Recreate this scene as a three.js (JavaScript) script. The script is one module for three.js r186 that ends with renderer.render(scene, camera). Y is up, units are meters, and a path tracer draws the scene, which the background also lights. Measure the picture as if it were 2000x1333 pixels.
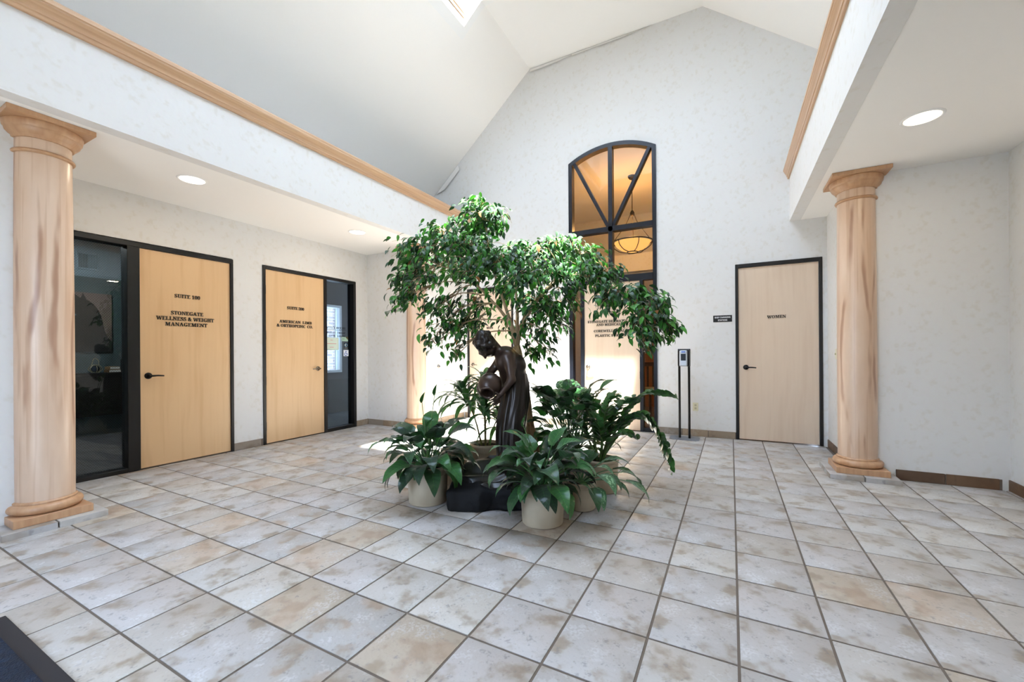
import * as THREE from 'three';
import { RoundedBoxGeometry } from 'three/addons/geometries/RoundedBoxGeometry.js';
import { TextGeometry } from 'three/addons/geometries/TextGeometry.js';
import { FontLoader } from 'three/addons/loaders/FontLoader.js';
import { mergeGeometries, mergeVertices, toCreasedNormals } from 'three/addons/utils/BufferGeometryUtils.js';
import { RectAreaLightUniformsLib } from 'three/addons/lights/RectAreaLightUniformsLib.js';

// ---------------------------------------------------------------- camera, sky, sun, exposure
RectAreaLightUniformsLib.init();
const scene = new THREE.Scene();
const FOCAL = 806.9;                                   // focal length in pixels of the 2000 x 1333 frame
const camera = new THREE.PerspectiveCamera(2 * Math.atan(666.5 / FOCAL) * 180 / Math.PI, 2000 / 1333, 0.05, 100);
camera.position.set(-0.0207, 1.2097, 2.4876);
camera.rotation.order = 'YXZ';
camera.rotation.set(0, 0.48737, -0.00679);
camera.setViewOffset(2000, 1333, 0, -22, 2000, 1333);  // lens shifted up, verticals stay vertical
camera.updateProjectionMatrix(); camera.updateMatrixWorld(true);

const renderer = new THREE.WebGLRenderer({ antialias: true });
renderer.toneMapping = THREE.LinearToneMapping;
renderer.toneMappingExposure = 1.48;
renderer.shadowMap.enabled = true;

scene.background = new THREE.Color().setRGB(5.3, 6.6, 8.9);          // bright hazy daylight sky, seen through the skylight and the entrance glass
const sun = new THREE.DirectionalLight(new THREE.Color().setRGB(1, 0.99, 0.98), 37);
sun.position.set(-1.7 + 0.163 * 14, 14, -0.55 + 0.308 * 14);         // high in the south, a little to the right
sun.target.position.set(-1.7, 0, -0.55);
sun.castShadow = true; sun.shadow.radius = 2.2;
sun.shadow.mapSize.set(2048, 2048);
Object.assign(sun.shadow.camera, { left: -8, right: 8, top: 8, bottom: -8, near: 1, far: 30 });
scene.add(sun, sun.target);

// ---------------------------------------------------------------- helpers
const V3 = (x, y, z) => new THREE.Vector3(x, y, z);
function rng(seed) { let a = seed >>> 0; return () => { a = (a + 0x6d2b79f5) | 0; let t = Math.imul(a ^ (a >>> 15), 1 | a); t = (t + Math.imul(t ^ (t >>> 7), 61 | t)) ^ t; return ((t ^ (t >>> 14)) >>> 0) / 4294967296; }; }
const taken = new Map();
function numbered(name) { const n = taken.get(name) ?? 0; taken.set(name, n + 1); return n ? `${name}_${String(n).padStart(3, '0')}` : name; }
function shade(o) { o.castShadow = true; o.receiveShadow = true; return o; }
function part(name, geo, m, parent) { const o = shade(new THREE.Mesh(geo, m)); o.name = name; parent.add(o); return o; }
function thing(name, label, category, pos = [0, 0, 0], turn = 0, group) {
  const o = new THREE.Group(); o.name = numbered(name); o.position.set(...pos); o.rotation.y = turn;
  o.userData = { label, category }; if (group) o.userData.group = group; scene.add(o); return o;
}
function single(name, geo, m, label, category, group) {
  const o = shade(new THREE.Mesh(geo, m)); o.name = numbered(name); o.userData = { label, category }; if (group) o.userData.group = group; scene.add(o); return o;
}
function structGroup(name, label, category) { const o = new THREE.Group(); o.name = name; o.userData = { kind: 'structure', label, category }; scene.add(o); return o; }
function struct(name, geo, m, label, category) { const o = shade(new THREE.Mesh(geo, m)); o.name = name; o.userData = { kind: 'structure', label, category }; scene.add(o); return o; }
// box between two corners, uv in metres
function bx(x0, x1, y0, y1, z0, z1) {
  const g = new THREE.BoxGeometry(Math.abs(x1 - x0), Math.abs(y1 - y0), Math.abs(z1 - z0));
  g.translate((x0 + x1) / 2, (y0 + y1) / 2, (z0 + z1) / 2); return metric(g);
}
// round-edged box between two corners
function rb(x0, x1, y0, y1, z0, z1, r = 0.004, seg = 1) {
  const g = new RoundedBoxGeometry(Math.abs(x1 - x0), Math.abs(y1 - y0), Math.abs(z1 - z0), seg, r);
  g.translate((x0 + x1) / 2, (y0 + y1) / 2, (z0 + z1) / 2); return metric(g);
}
// texture coordinates in metres, from the way each face looks
function metric(g) {
  if (g.index) g = g.toNonIndexed();
  const p = g.attributes.position, n = g.attributes.normal, uv = new Float32Array(p.count * 2);
  for (let i = 0; i < p.count; i++) {
    const ax = Math.abs(n.getX(i)), ay = Math.abs(n.getY(i)), az = Math.abs(n.getZ(i));
    let u, v;
    if (ay >= ax && ay >= az) { u = p.getX(i); v = p.getZ(i); } else if (ax >= az) { u = p.getZ(i); v = p.getY(i); } else { u = p.getX(i); v = p.getY(i); }
    uv[2 * i] = u; uv[2 * i + 1] = v;
  }
  g.setAttribute('uv', new THREE.BufferAttribute(uv, 2)); return g;
}
const merged = (list) => mergeGeometries(list.map((g) => { const h = g.index ? g.toNonIndexed() : g; for (const k of Object.keys(h.attributes)) if (!['position', 'normal', 'uv'].includes(k)) h.deleteAttribute(k); return h; }));
// swept tube of changing radius through points
function tube(pts, radii, sides = 7, caps = true) {
  const n = pts.length, pos = [], uv = [], idx = [];
  let prev = null, len = 0;
  for (let i = 0; i < n; i++) {
    const t = pts[Math.min(i + 1, n - 1)].clone().sub(pts[Math.max(i - 1, 0)]).normalize();
    let a = prev ? prev.clone().addScaledVector(t, -prev.dot(t)) : (Math.abs(t.y) < 0.9 ? V3(0, 1, 0) : V3(1, 0, 0)).cross(t);
    a.normalize(); prev = a; const b = t.clone().cross(a), r = Array.isArray(radii) ? radii[i] : radii;
    if (i) len += pts[i].distanceTo(pts[i - 1]);
    for (let k = 0; k <= sides; k++) {
      const w = k / sides * Math.PI * 2, q = pts[i].clone().addScaledVector(a, Math.cos(w) * r).addScaledVector(b, Math.sin(w) * r);
      pos.push(q.x, q.y, q.z); uv.push(k / sides * Math.PI * 2 * r, len);
    }
  }
  for (let i = 0; i < n - 1; i++) for (let k = 0; k < sides; k++) { const a = i * (sides + 1) + k, b = a + sides + 1; idx.push(a, a + 1, b, b, a + 1, b + 1); }
  if (caps) for (const e of [0, n - 1]) { const c = pos.length / 3; pos.push(pts[e].x, pts[e].y, pts[e].z); uv.push(0, 0); for (let k = 0; k < sides; k++) { const a = e * (sides + 1) + k; e ? idx.push(a, a + 1, c) : idx.push(a + 1, a, c); } }
  const g = new THREE.BufferGeometry(); g.setAttribute('position', new THREE.Float32BufferAttribute(pos, 3)); g.setAttribute('uv', new THREE.Float32BufferAttribute(uv, 2)); g.setIndex(idx); g.computeVertexNormals(); return g;
}
const curve = (pts, n = 10) => new THREE.CatmullRomCurve3(pts).getPoints(n);
function lathe(profile, seg = 32) { return new THREE.LatheGeometry(profile.map(([r, y]) => new THREE.Vector2(r, y)), seg); }

// ---------------------------------------------------------------- computed textures
function lattice(seed, n) { const r = rng(seed), a = new Float32Array(n * n); for (let i = 0; i < a.length; i++) a[i] = r(); return a; }
const tables = [11, 23, 37, 53].map((s) => lattice(s, 64));
// periodic value noise: x, y in cells, period px, py
function vnoise(x, y, px, py, k = 0) {
  const t = tables[k & 3], xi = Math.floor(x), yi = Math.floor(y), fx = x - xi, fy = y - yi, sx = fx * fx * (3 - 2 * fx), sy = fy * fy * (3 - 2 * fy);
  const at = (i, j) => t[(((j % py) + py) % py & 63) * 64 + (((i % px) + px) % px & 63)];
  const a = at(xi, yi), b = at(xi + 1, yi), c = at(xi, yi + 1), d = at(xi + 1, yi + 1);
  return a + (b - a) * sx + (c - a) * sy + (a - b - c + d) * sx * sy;
}
function fbm(u, v, fx, fy, oct = 4, k = 0) { let s = 0, a = 0.5, t = 0; for (let o = 0; o < oct; o++) { s += a * vnoise(u * fx + o * 7.3, v * fy + o * 3.1, fx, fy, k + o); t += a; a *= 0.5; fx = Math.min(fx * 2, 64); fy = Math.min(fy * 2, 64); } return s / t; }
const mixc = (a, b, t) => [a[0] + (b[0] - a[0]) * t, a[1] + (b[1] - a[1]) * t, a[2] + (b[2] - a[2]) * t];
const sat = (x) => Math.min(1, Math.max(0, x)), step = (a, b, x) => { const t = sat((x - a) / (b - a)); return t * t * (3 - 2 * t); };
function tex(w, h, fn, srgb = true) {
  const d = new Uint8Array(w * h * 4);
  for (let y = 0; y < h; y++) for (let x = 0; x < w; x++) { const c = fn((x + 0.5) / w, (y + 0.5) / h), o = (y * w + x) * 4; d[o] = sat(c[0] / 255) * 255; d[o + 1] = sat(c[1] / 255) * 255; d[o + 2] = sat(c[2] / 255) * 255; d[o + 3] = c[3] ?? 255; }
  const t = new THREE.DataTexture(d, w, h); t.wrapS = t.wrapT = THREE.RepeatWrapping; t.magFilter = THREE.LinearFilter; t.minFilter = THREE.LinearMipmapLinearFilter; t.generateMipmaps = true; if (srgb) t.colorSpace = THREE.SRGBColorSpace; t.needsUpdate = true; return t;
}
function sized(t, sx, sy = sx) { const c = t.clone(); c.repeat.set(1 / sx, 1 / sy); c.needsUpdate = true; return c; }
function canvasTex(w, h, draw) { const c = document.createElement('canvas'); c.width = w; c.height = h; draw(c.getContext('2d'), w, h); const t = new THREE.CanvasTexture(c); t.colorSpace = THREE.SRGBColorSpace; return t; }
const grey = (v) => [v * 255, v * 255, v * 255];

// mottled vinyl wallpaper
const paperTex = tex(512, 512, (u, v) => { const a = fbm(u, v, 14, 18, 5, 0), b = fbm(u + 0.31, v + 0.7, 30, 22, 3, 1), m = step(0.48, 0.72, a) * step(0.38, 0.7, b); return mixc([224, 222, 219], [204, 195, 178], 0.26 * m + 0.07 * b); });
const paperBump = tex(512, 512, (u, v) => grey(0.5 * fbm(u, v, 30, 30, 4, 2) + 0.5 * fbm(u, v, 9, 12, 3, 0)), false);
const M = {};
M.paper = new THREE.MeshStandardMaterial({ name: 'wallpaper', map: sized(paperTex, 0.9), bumpMap: sized(paperBump, 0.9), bumpScale: 0.0012, roughness: 0.82 });
M.plaster = new THREE.MeshStandardMaterial({ name: 'ceiling_paint', color: new THREE.Color(0xf3f0eb), roughness: 0.9, bumpMap: sized(paperBump, 0.5), bumpScale: 0.0004 });
M.soffit = M.plaster;
M.white = new THREE.MeshStandardMaterial({ name: 'white_paint', color: new THREE.Color(0xf0efec), roughness: 0.7 });
M.black = new THREE.MeshStandardMaterial({ name: 'black_frame', color: new THREE.Color(0x0b0b0d), roughness: 0.38 });
M.navy = new THREE.MeshStandardMaterial({ name: 'dark_anodised_metal', color: new THREE.Color(0x1b1e27), roughness: 0.34, metalness: 0.3 });
M.letter = new THREE.MeshStandardMaterial({ name: 'black_letters', color: new THREE.Color(0x14110e), roughness: 0.5 });
M.blackMetal = new THREE.MeshStandardMaterial({ name: 'black_lever', color: new THREE.Color(0x0d0d10), roughness: 0.3, metalness: 0.4 });
M.nickel = new THREE.MeshStandardMaterial({ name: 'satin_nickel', color: new THREE.Color(0x8d8377), roughness: 0.25, metalness: 1 });
M.glass = new THREE.MeshPhysicalMaterial({ name: 'pane', color: new THREE.Color(0xf2f6f6), transmission: 1, thickness: 0, roughness: 0, ior: 1.5 });
M.tintGlass = new THREE.MeshPhysicalMaterial({ name: 'tinted_pane', color: new THREE.Color(0xc4d2d8), transmission: 1, thickness: 0, roughness: 0, ior: 1.55 });
// veneers
function veneer(seed, base, dark, w = 256, h = 1024, streak = 0.28) {
  return tex(w, h, (u, v) => {
    const wob = fbm(u, v, 2, 3, 3, seed) * 0.6, g = fbm(u + wob * 0.12, v, 14, 2, 4, seed + 1), fine = fbm(u + wob * 0.05, v, 60, 4, 2, seed + 2), cloud = fbm(u, v, 3, 4, 4, seed + 3);
    return mixc(base, dark, sat(streak * step(0.45, 0.8, g) + 0.18 * (fine - 0.5) + 0.35 * (cloud - 0.45)));
  });
}
const mapleA = veneer(0, [226, 188, 142], [200, 154, 106]), mapleB = veneer(2, [220, 197, 172], [200, 170, 142]);
M.maple = new THREE.MeshPhysicalMaterial({ name: 'maple_veneer', map: sized(mapleA, 0.9, 2.4), roughness: 0.42, clearcoat: 0.25, clearcoatRoughness: 0.35 });
M.mapleLight = new THREE.MeshPhysicalMaterial({ name: 'pale_maple_veneer', map: sized(mapleB, 0.9, 2.4), roughness: 0.42, clearcoat: 0.25, clearcoatRoughness: 0.35 });
// column wood: staves of pale wood with brown heart streaks; u once round, v up the shaft
const columnTex = tex(1024, 1024, (u, v) => {
  const st = Math.floor(u * 7), fu = u * 7 - st, off = tables[1][st * 5 + 3], wob = fbm(u, v, 5, 3, 4, 0) - 0.5;
  const cen = 0.3 + 0.4 * off + wob * 0.9 + 0.25 * Math.sin(v * 6.3 + off * 6), d = Math.abs(fu - cen);
  const heart = step(0.2, 0.02, d) * step(0.42, 0.6, fbm(u + off, v, 7, 3, 4, 1)), grain = fbm(u + wob * 0.02, v, 60, 3, 3, 2), swirl = fbm(u + wob * 0.1, v + wob * 0.05, 10, 7, 5, 3);
  let c = mixc([220, 193, 168], [200, 163, 132], sat(0.9 * swirl - 0.1 + 0.3 * (off - 0.5)));
  c = mixc(c, [142, 98, 74], 0.62 * heart); c = mixc(c, [176, 134, 104], 0.35 * step(0.55, 0.8, grain));
  if (fu < 0.008) c = mixc(c, [150, 110, 80], 0.3);
  return c;
});
M.column = new THREE.MeshPhysicalMaterial({ name: 'lacquered_hickory', map: columnTex, roughness: 0.36, clearcoat: 0.35, clearcoatRoughness: 0.3 });
const trimTex = tex(256, 512, (u, v) => mixc([208, 172, 137], [180, 140, 106], sat(0.9 * fbm(u, v, 20, 2, 4, 1) + 0.3 * (fbm(u, v, 3, 5, 3, 2) - 0.5))));
M.trim = new THREE.MeshPhysicalMaterial({ name: 'stained_trim', map: sized(trimTex, 0.3, 1.6), roughness: 0.38, clearcoat: 0.3, clearcoatRoughness: 0.3 });
M.plinth = new THREE.MeshPhysicalMaterial({ name: 'plinth_wood', map: sized(trimTex, 0.35, 0.9), color: new THREE.Color(0xf6ece2), roughness: 0.42, clearcoat: 0.2, clearcoatRoughness: 0.35 });
// ---------------------------------------------------------------- the building
const XL = -5.5, XR = 2.07, ZB = -3.93, ZA = -2.59, JL = -4.44, JR = 1.05, ZE = 1.4, ZF = 3.7, FL = -4.05, FR = 0.66, YS = 2.885;
const KL = -3.04, KR = -0.346, YC = 6.07, ML = 0.868, MR = 0.81, SL = -3.33, SR = -0.06, SZ0 = -2.37, SZ1 = 1.27, YT = 8.2, T = 0.34;
const prism = (pts, z0, z1, holes = []) => {
  const s = new THREE.Shape(pts.map(([x, y]) => new THREE.Vector2(x, y))); for (const h of holes) s.holes.push(new THREE.Path(h.map(([x, y]) => new THREE.Vector2(x, y))));
  const g = new THREE.ExtrudeGeometry(s, { depth: z1 - z0, bevelEnabled: false, curveSegments: 8 }); g.translate(0, 0, z0); return metric(g);
};
// a wall drawn in (z, y), its thickness along x from x0 to x1
const prismX = (pts, x0, x1, holes = []) => { const f = ([z, y]) => [-z, y], s = new THREE.Shape(pts.map(f).map(([x, y]) => new THREE.Vector2(x, y))); for (const h of holes) s.holes.push(new THREE.Path(h.map(f).map(([x, y]) => new THREE.Vector2(x, y))));
  const g = new THREE.ExtrudeGeometry(s, { depth: x1 - x0, bevelEnabled: false }); g.rotateY(Math.PI / 2); g.translate(x0, 0, 0); return metric(g); };

// floor: mortar bed with glazed stone-look tiles
const tileTones = [[182, 178, 173], [177, 173, 170], [187, 182, 175], [173, 166, 158], [180, 175, 172], [175, 163, 148], [182, 170, 157], [170, 167, 164]];
const tileMats = tileTones.map((base, k) => {
  const map = tex(256, 256, (u, v) => {
    const big = fbm(u * 0.9 + k * 0.13, v * 0.9 + k * 0.37, 4, 4, 5, k), mid = fbm(u + k * 0.21, v + 0.4, 10, 10, 4, k + 1), fine = fbm(u, v + k * 0.1, 40, 40, 3, k + 2);
    let c = mixc(base, [138, 122, 103], 0.85 * step(0.5, 0.74, big) * (0.5 + 0.5 * mid)); c = mixc(c, [128, 124, 123], 0.55 * step(0.55, 0.75, mid) * step(0.45, 0.7, fine));
    c = mixc(c, [203, 203, 204], 0.5 * step(0.42, 0.25, big) * step(0.4, 0.6, fine));
    if (k >= 5) c = mixc(c, [174, 150, 130], 0.5 * step(0.35, 0.95, u * 0.6 + big * 0.7) * step(0.35, 0.6, fbm(u, v, 3, 3, 3, k)));
    c = mixc(c, [150, 138, 126], 0.3 * step(0.7, 0.8, fbm(u + k * 0.3, v, 30, 30, 3, k + 3)));
    return c;
  });
  const bump = k < 2 ? tex(256, 256, (u, v) => grey(0.6 * fbm(u, v, 8, 8, 4, k) + 0.4 * fbm(u, v, 36, 36, 3, k + 1)), false) : null;
  return new THREE.MeshPhysicalMaterial({ name: 'glazed_tile', map, roughness: 0.46, specularIntensity: 0.8, bumpMap: bump, bumpScale: 0.0016 });
});
tileMats.forEach((m, k) => { if (k > 1) { m.bumpMap = tileMats[k & 1].bumpMap; } });
M.grout = new THREE.MeshStandardMaterial({ name: 'grout', color: new THREE.Color(0x6e6359), roughness: 0.95, bumpMap: sized(paperBump, 0.2), bumpScale: 0.001 });
const floor = struct('floor', bx(XL - 0.15, XR + 0.15, -0.12, -0.006, ZB - 0.3, ZF + 0.3), M.grout, 'floor of pale stone-look square tiles with brown grout', 'floor');
function tileGeo(w, d, rot) {                       // top face with a worn, rounded arris
  const e = 0.004, h = 0.008, x = w / 2, z = d / 2, pos = [], uv = [], idx = [];
  const ring = (ix, y) => [[-x + ix, y, -z + ix], [x - ix, y, -z + ix], [x - ix, y, z - ix], [-x + ix, y, z - ix]];
  for (const r of [ring(e, 0), ring(0, -e * 0.7), ring(0, -h)]) for (const p of r) { pos.push(...p); let a = p[0] / T + 0.5, b = p[2] / T + 0.5; for (let k = 0; k < rot; k++) [a, b] = [b, 1 - a]; uv.push(a, b); }
  idx.push(0, 2, 1, 0, 3, 2);
  for (const o of [0, 4]) for (let k = 0; k < 4; k++) { const a = o + k, b = o + (k + 1) % 4; idx.push(a, b, a + 4, b, b + 4, a + 4); }
  const g = new THREE.BufferGeometry(); g.setAttribute('position', new THREE.Float32BufferAttribute(pos, 3)); g.setAttribute('uv', new THREE.Float32BufferAttribute(uv, 2)); g.setIndex(idx);
  return toCreasedNormals(g, 0.9);
}
const GR = 0.011, tileGeos = [0, 1, 2, 3].map((r) => tileGeo(T - GR, T - GR, r)), tr = rng(5), tiles = [];
const seenAt = (x, y, z) => { const p = V3(x, y, z).project(camera); return p.z < 1 && Math.abs(p.x) < 1.05 && Math.abs(p.y) < 1.05; };
const solid = (x, z) => (z < ZA && (x < JL || x > JR)) || (z > ZE && (x < JL || x > JR));
for (let i = -17; i < 7; i++) for (let j = -12; j < 11; j++) {
  const x0 = Math.max(i * T + GR / 2, XL), x1 = Math.min((i + 1) * T - GR / 2, XR), z0 = Math.max(j * T + GR / 2, ZB), z1 = Math.min((j + 1) * T - GR / 2, ZF);
  const rot = Math.floor(tr() * 4), pick = tr(), lift = (tr() - 0.5) * 0.0012, tilt = (tr() - 0.5) * 0.004;
  if (x1 - x0 < 0.02 || z1 - z0 < 0.02) continue;
  const cx = (x0 + x1) / 2, cz = (z0 + z1) / 2; if (solid(cx, cz)) continue;
  const whole = x1 - x0 > T - GR - 0.001 && z1 - z0 > T - GR - 0.001;
  const m = tileMats[pick < 0.84 ? Math.floor(pick / 0.84 * 5) : 5 + Math.floor((pick - 0.84) / 0.16 * 3)];
  const d = camera.position.distanceTo(V3(cx, 0, cz)), size = seenAt(cx, 0, cz) ? (x1 - x0) * (z1 - z0) / (d * d * d) : 0;
  tiles.push({ g: whole ? tileGeos[rot] : tileGeo(x1 - x0, z1 - z0, rot), m, cx, cz, lift, tilt, size });
}
tiles.sort((a, b) => b.size - a.size);
const restTiles = [];
tiles.forEach((t, k) => {
  if (k < 300 && t.size > 0) { const o = part('tile', t.g, t.m, floor); o.position.set(t.cx, t.lift, t.cz); o.rotation.x = t.tilt * 0.3; } else restTiles.push(t);
});
{ const gs = restTiles.map((t) => t.g.clone().translate(t.cx, t.lift, t.cz)), byMat = tileMats.map((m) => restTiles.map((t, k) => t.m === m ? gs[k] : null).filter(Boolean));
  const used = byMat.map((l, k) => l.length ? [mergeGeometries(l), tileMats[k]] : null).filter(Boolean);
  const o = part('tile_field', mergeGeometries(used.map((u) => u[0]), true), used.map((u) => u[1]), floor); o.userData.kind = 'stuff'; o.userData.label = 'remaining floor tiles at the edges'; }

// walls
const WX0 = 0.035, WX1 = 1.0, MX0 = -4.357, MX1 = -3.392, CX0 = -2.35, CX1 = -0.985, DH = 2.385, ARCR = 1.3208, ARCY = 3.141, ARCX = (CX0 + CX1) / 2;
const slopeY = (x) => x < KL ? YC + (x - KL) * ML : x > KR ? YC - (x - KR) * MR : YC;
const arc = (r, cy, n = 14, half = (CX1 - CX0) / 2) => { const a = Math.asin(half / r), out = []; for (let k = 0; k <= n; k++) { const w = -a + 2 * a * k / n; out.push([ARCX + Math.sin(w) * r, cy + Math.cos(w) * r]); } return out; };
struct('wall_back', prism([[XL - 0.15, -0.1], [MX0, -0.1], [MX0, DH], [MX1, DH], [MX1, -0.1], [CX0, -0.1], ...arc(ARCR, ARCY), [CX1, -0.1], [WX0, -0.1], [WX0, DH], [WX1, DH], [WX1, -0.1], [XR + 0.15, -0.1], [XR + 0.15, slopeY(XR + 0.15) + 0.05], [KR, YC + 0.05], [KL, YC + 0.05], [XL - 0.15, slopeY(XL - 0.15) + 0.05]], ZB - 0.15, ZB), M.paper, 'tall gabled end wall in mottled white wallpaper with arched entrance', 'wall');
const D1A = 1.10, D1B = -0.435, D2A = -0.80, D2B = -2.337;
struct('wall_left', prismX([[ZF + 0.15, -0.1], [ZF + 0.15, 4.1], [ZB - 0.15, 4.1], [ZB - 0.15, -0.1], [D2B, -0.1], [D2B, DH + 0.01], [D2A, DH + 0.01], [D2A, -0.1], [D1B, -0.1], [D1B, DH + 0.01], [D1A, DH + 0.01], [D1A, -0.1]], XL - 0.15, XL), M.paper, 'cream wallpapered side wall holding the two suite doors', 'wall');
struct('wall_right', prismX([[ZF + 0.15, -0.1], [ZF + 0.15, 4.2], [ZB - 0.15, 4.2], [ZB - 0.15, -0.1]], XR, XR + 0.15), M.paper, 'wallpapered side wall of the niche beside the women’s room', 'wall');
struct('wall_alcove_left', merged([bx(XL, JL, -0.1, YS + 0.02, ZA - 0.12, ZA), bx(JL - 0.12, JL, -0.1, YS + 0.02, ZB, ZA - 0.12)]), M.paper, 'wallpapered return wall beside the suite 200 door', 'wall');
struct('wall_alcove_right', merged([bx(JR, XR, -0.1, YS + 0.02, ZA - 0.12, ZA), bx(JR, JR + 0.12, -0.1, YS + 0.02, ZB, ZA - 0.12)]), M.paper, 'wallpapered return wall behind the column near the women’s room', 'wall');
struct('wall_entry_left', merged([bx(XL, JL, -0.1, YS + 0.02, ZE, ZE + 0.12), bx(JL - 0.12, JL, -0.1, YS + 0.02, ZE + 0.12, ZF)]), M.paper, 'wallpapered return wall left of the street entrance', 'wall');
struct('wall_entry_right', merged([bx(JR, XR, -0.1, YS + 0.02, ZE, ZE + 0.12), bx(JR, JR + 0.12, -0.1, YS + 0.02, ZE + 0.12, ZF)]), M.paper, 'wallpapered return wall right of the street entrance', 'wall');
struct('wall_front', prism([[XL - 0.15, -0.1], [-2.9, -0.1], [-2.9, 2.46], [-1.4, 2.46], [-1.4, -0.1], [XR + 0.15, -0.1], [XR + 0.15, slopeY(XR + 0.15) + 0.05], [KR, YC + 0.05], [KL, YC + 0.05], [XL - 0.15, slopeY(XL - 0.15) + 0.05]], ZF, ZF + 0.15), M.paper, 'entrance wall with a wide glazed opening to the street', 'wall');
{ // street entrance glazing behind the camera
  const e = structGroup('window_3', 'glazed street entrance with dark metal frame', 'window'), bars = [];
  for (const x of [-2.9, -2.18, -1.46]) bars.push(bx(x, x + 0.06, 0, 2.46, ZF + 0.03, ZF + 0.12));
  for (const y of [0, 2.4]) bars.push(bx(-2.9, -1.4, y, y + 0.06, ZF + 0.03, ZF + 0.12));
  part('frame', merged(bars), M.navy, e);
  for (const [x0, x1] of [[-2.84, -2.18], [-2.12, -1.46]]) part('pane', new THREE.PlaneGeometry(x1 - x0, 2.34).translate((x0 + x1) / 2, 1.23, ZF + 0.07), M.glass, e);
}
struct('ground', bx(-16, 14, -0.3, -0.14, ZF + 0.3, 22), new THREE.MeshStandardMaterial({ name: 'pavement', color: new THREE.Color(0x9d9a94), roughness: 0.95 }), 'grey concrete forecourt outside the entrance', 'ground');

// ceilings
const slab = (x0, x1, z0, z1, t = 0.12) => prism([[x0, slopeY(x0)], [x1, slopeY(x1)], [x1, slopeY(x1) + t], [x0, slopeY(x0) + t]], z0, z1);
const zs = [[ZB - 0.15, SZ0 - 0.1], [SZ1 + 0.1, ZF + 0.15]], parts10 = [slab(XL - 0.15, SL - 0.1, ZB - 0.15, ZF + 0.15), slab(SR + 0.1, XR + 0.15, ZB - 0.15, ZF + 0.15)];
for (const [a, b] of zs) parts10.push(slab(SL - 0.1, KL, a, b), slab(KL, KR, a, b), slab(KR, SR + 0.1, a, b));
struct('ceiling', merged(parts10), M.plaster, 'cream tray ceiling with sloping sides round the skylight shaft', 'ceiling');
const shaftEnd = (z0, z1) => prism([[SL, slopeY(SL)], [KL, YC], [KR, YC], [SR, slopeY(SR)], [SR, YT], [SL, YT]], z0, z1);
struct('wall_shaft', merged([shaftEnd(SZ0 - 0.1, SZ0), shaftEnd(SZ1, SZ1 + 0.1), prism([[SL - 0.1, slopeY(SL - 0.1)], [SL, slopeY(SL)], [SL, YT], [SL - 0.1, YT]], SZ0 - 0.1, SZ1 + 0.1), prism([[SR, slopeY(SR)], [SR + 0.1, slopeY(SR + 0.1)], [SR + 0.1, YT], [SR, YT]], SZ0 - 0.1, SZ1 + 0.1)]), M.white, 'white painted shaft rising from the ceiling to the skylight', 'wall');
{ const k = structGroup('window_1', 'large roof skylight at the top of the white shaft', 'skylight'), bars = [];
  for (const [x0, x1] of [[SL, SL + 0.07], [-2.03, -1.97], [-1.42, -1.36], [SR - 0.07, SR]]) bars.push(bx(x0, x1, YT, YT + 0.1, SZ0, SZ1));
  for (const [z0, z1] of [[SZ0, SZ0 + 0.07], [SZ1 - 0.07, SZ1]]) bars.push(bx(SL, SR, YT, YT + 0.1, z0, z1));
  part('frame', merged(bars), M.white, k);
  for (const [x0, x1] of [[SL + 0.07, -2.03], [-1.97, -1.42], [-1.36, SR - 0.07]]) part('pane', new THREE.PlaneGeometry(x1 - x0, SZ1 - SZ0 - 0.14).rotateX(-Math.PI / 2).translate((x0 + x1) / 2, YT + 0.06, (SZ0 + SZ1) / 2), M.glass, k); }
// stained moulding: profile in (out, y), run along z
function moulding(prof, x, dir, z0, z1, m, name, label) {
  const s = new THREE.Shape(prof.map(([o, y]) => new THREE.Vector2(x + dir * o, y))); const g = new THREE.ExtrudeGeometry(s, { depth: z1 - z0, bevelEnabled: false }); g.translate(0, 0, z0);
  const p = g.attributes.position, uv = g.attributes.uv; for (let i = 0; i < p.count; i++) uv.setXY(i, p.getY(i) + Math.abs(p.getX(i) - x), p.getZ(i));
  return struct(name, toCreasedNormals(g, 0.5), m, label, 'moulding');
}
const crown = (y) => [[-0.02, y], [0.018, y], [0.022, y + 0.008], [0.022, y + 0.026], [0.03, y + 0.03], [0.03, y + 0.042], [0.036, y + 0.058], [0.05, y + 0.078], [0.058, y + 0.09], [0.058, y + 0.1], [0.066, y + 0.106], [0.066, y + 0.128], [0.058, y + 0.142], [0.046, y + 0.15], [-0.02, y + 0.15]];
moulding(crown(3.432), FL, 1, ZB, ZF, M.trim, 'trim_1', 'stained wood crown moulding along the beam above the suite doors');
moulding(crown(3.432), FR, -1, ZB, ZF, M.trim, 'trim_2', 'stained wood crown moulding along the beam near the women’s room');
const shaftTrim = (y) => [[-0.01, y], [0.015, y], [0.02, y + 0.04], [0.03, y + 0.05], [0.03, y + 0.09], [0.035, y + 0.11], [0.04, y + 0.2], [-0.01, y + 0.2]];
moulding(shaftTrim(5.93), SL, 1, SZ0 + 0.01, SZ1 - 0.01, M.trim, 'trim_3', 'stained wood moulding inside the skylight shaft above the suite doors');
moulding(shaftTrim(5.93), SR, -1, SZ0 + 0.01, SZ1 - 0.01, M.trim, 'trim_4', 'stained wood moulding inside the skylight shaft on the other side');
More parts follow.
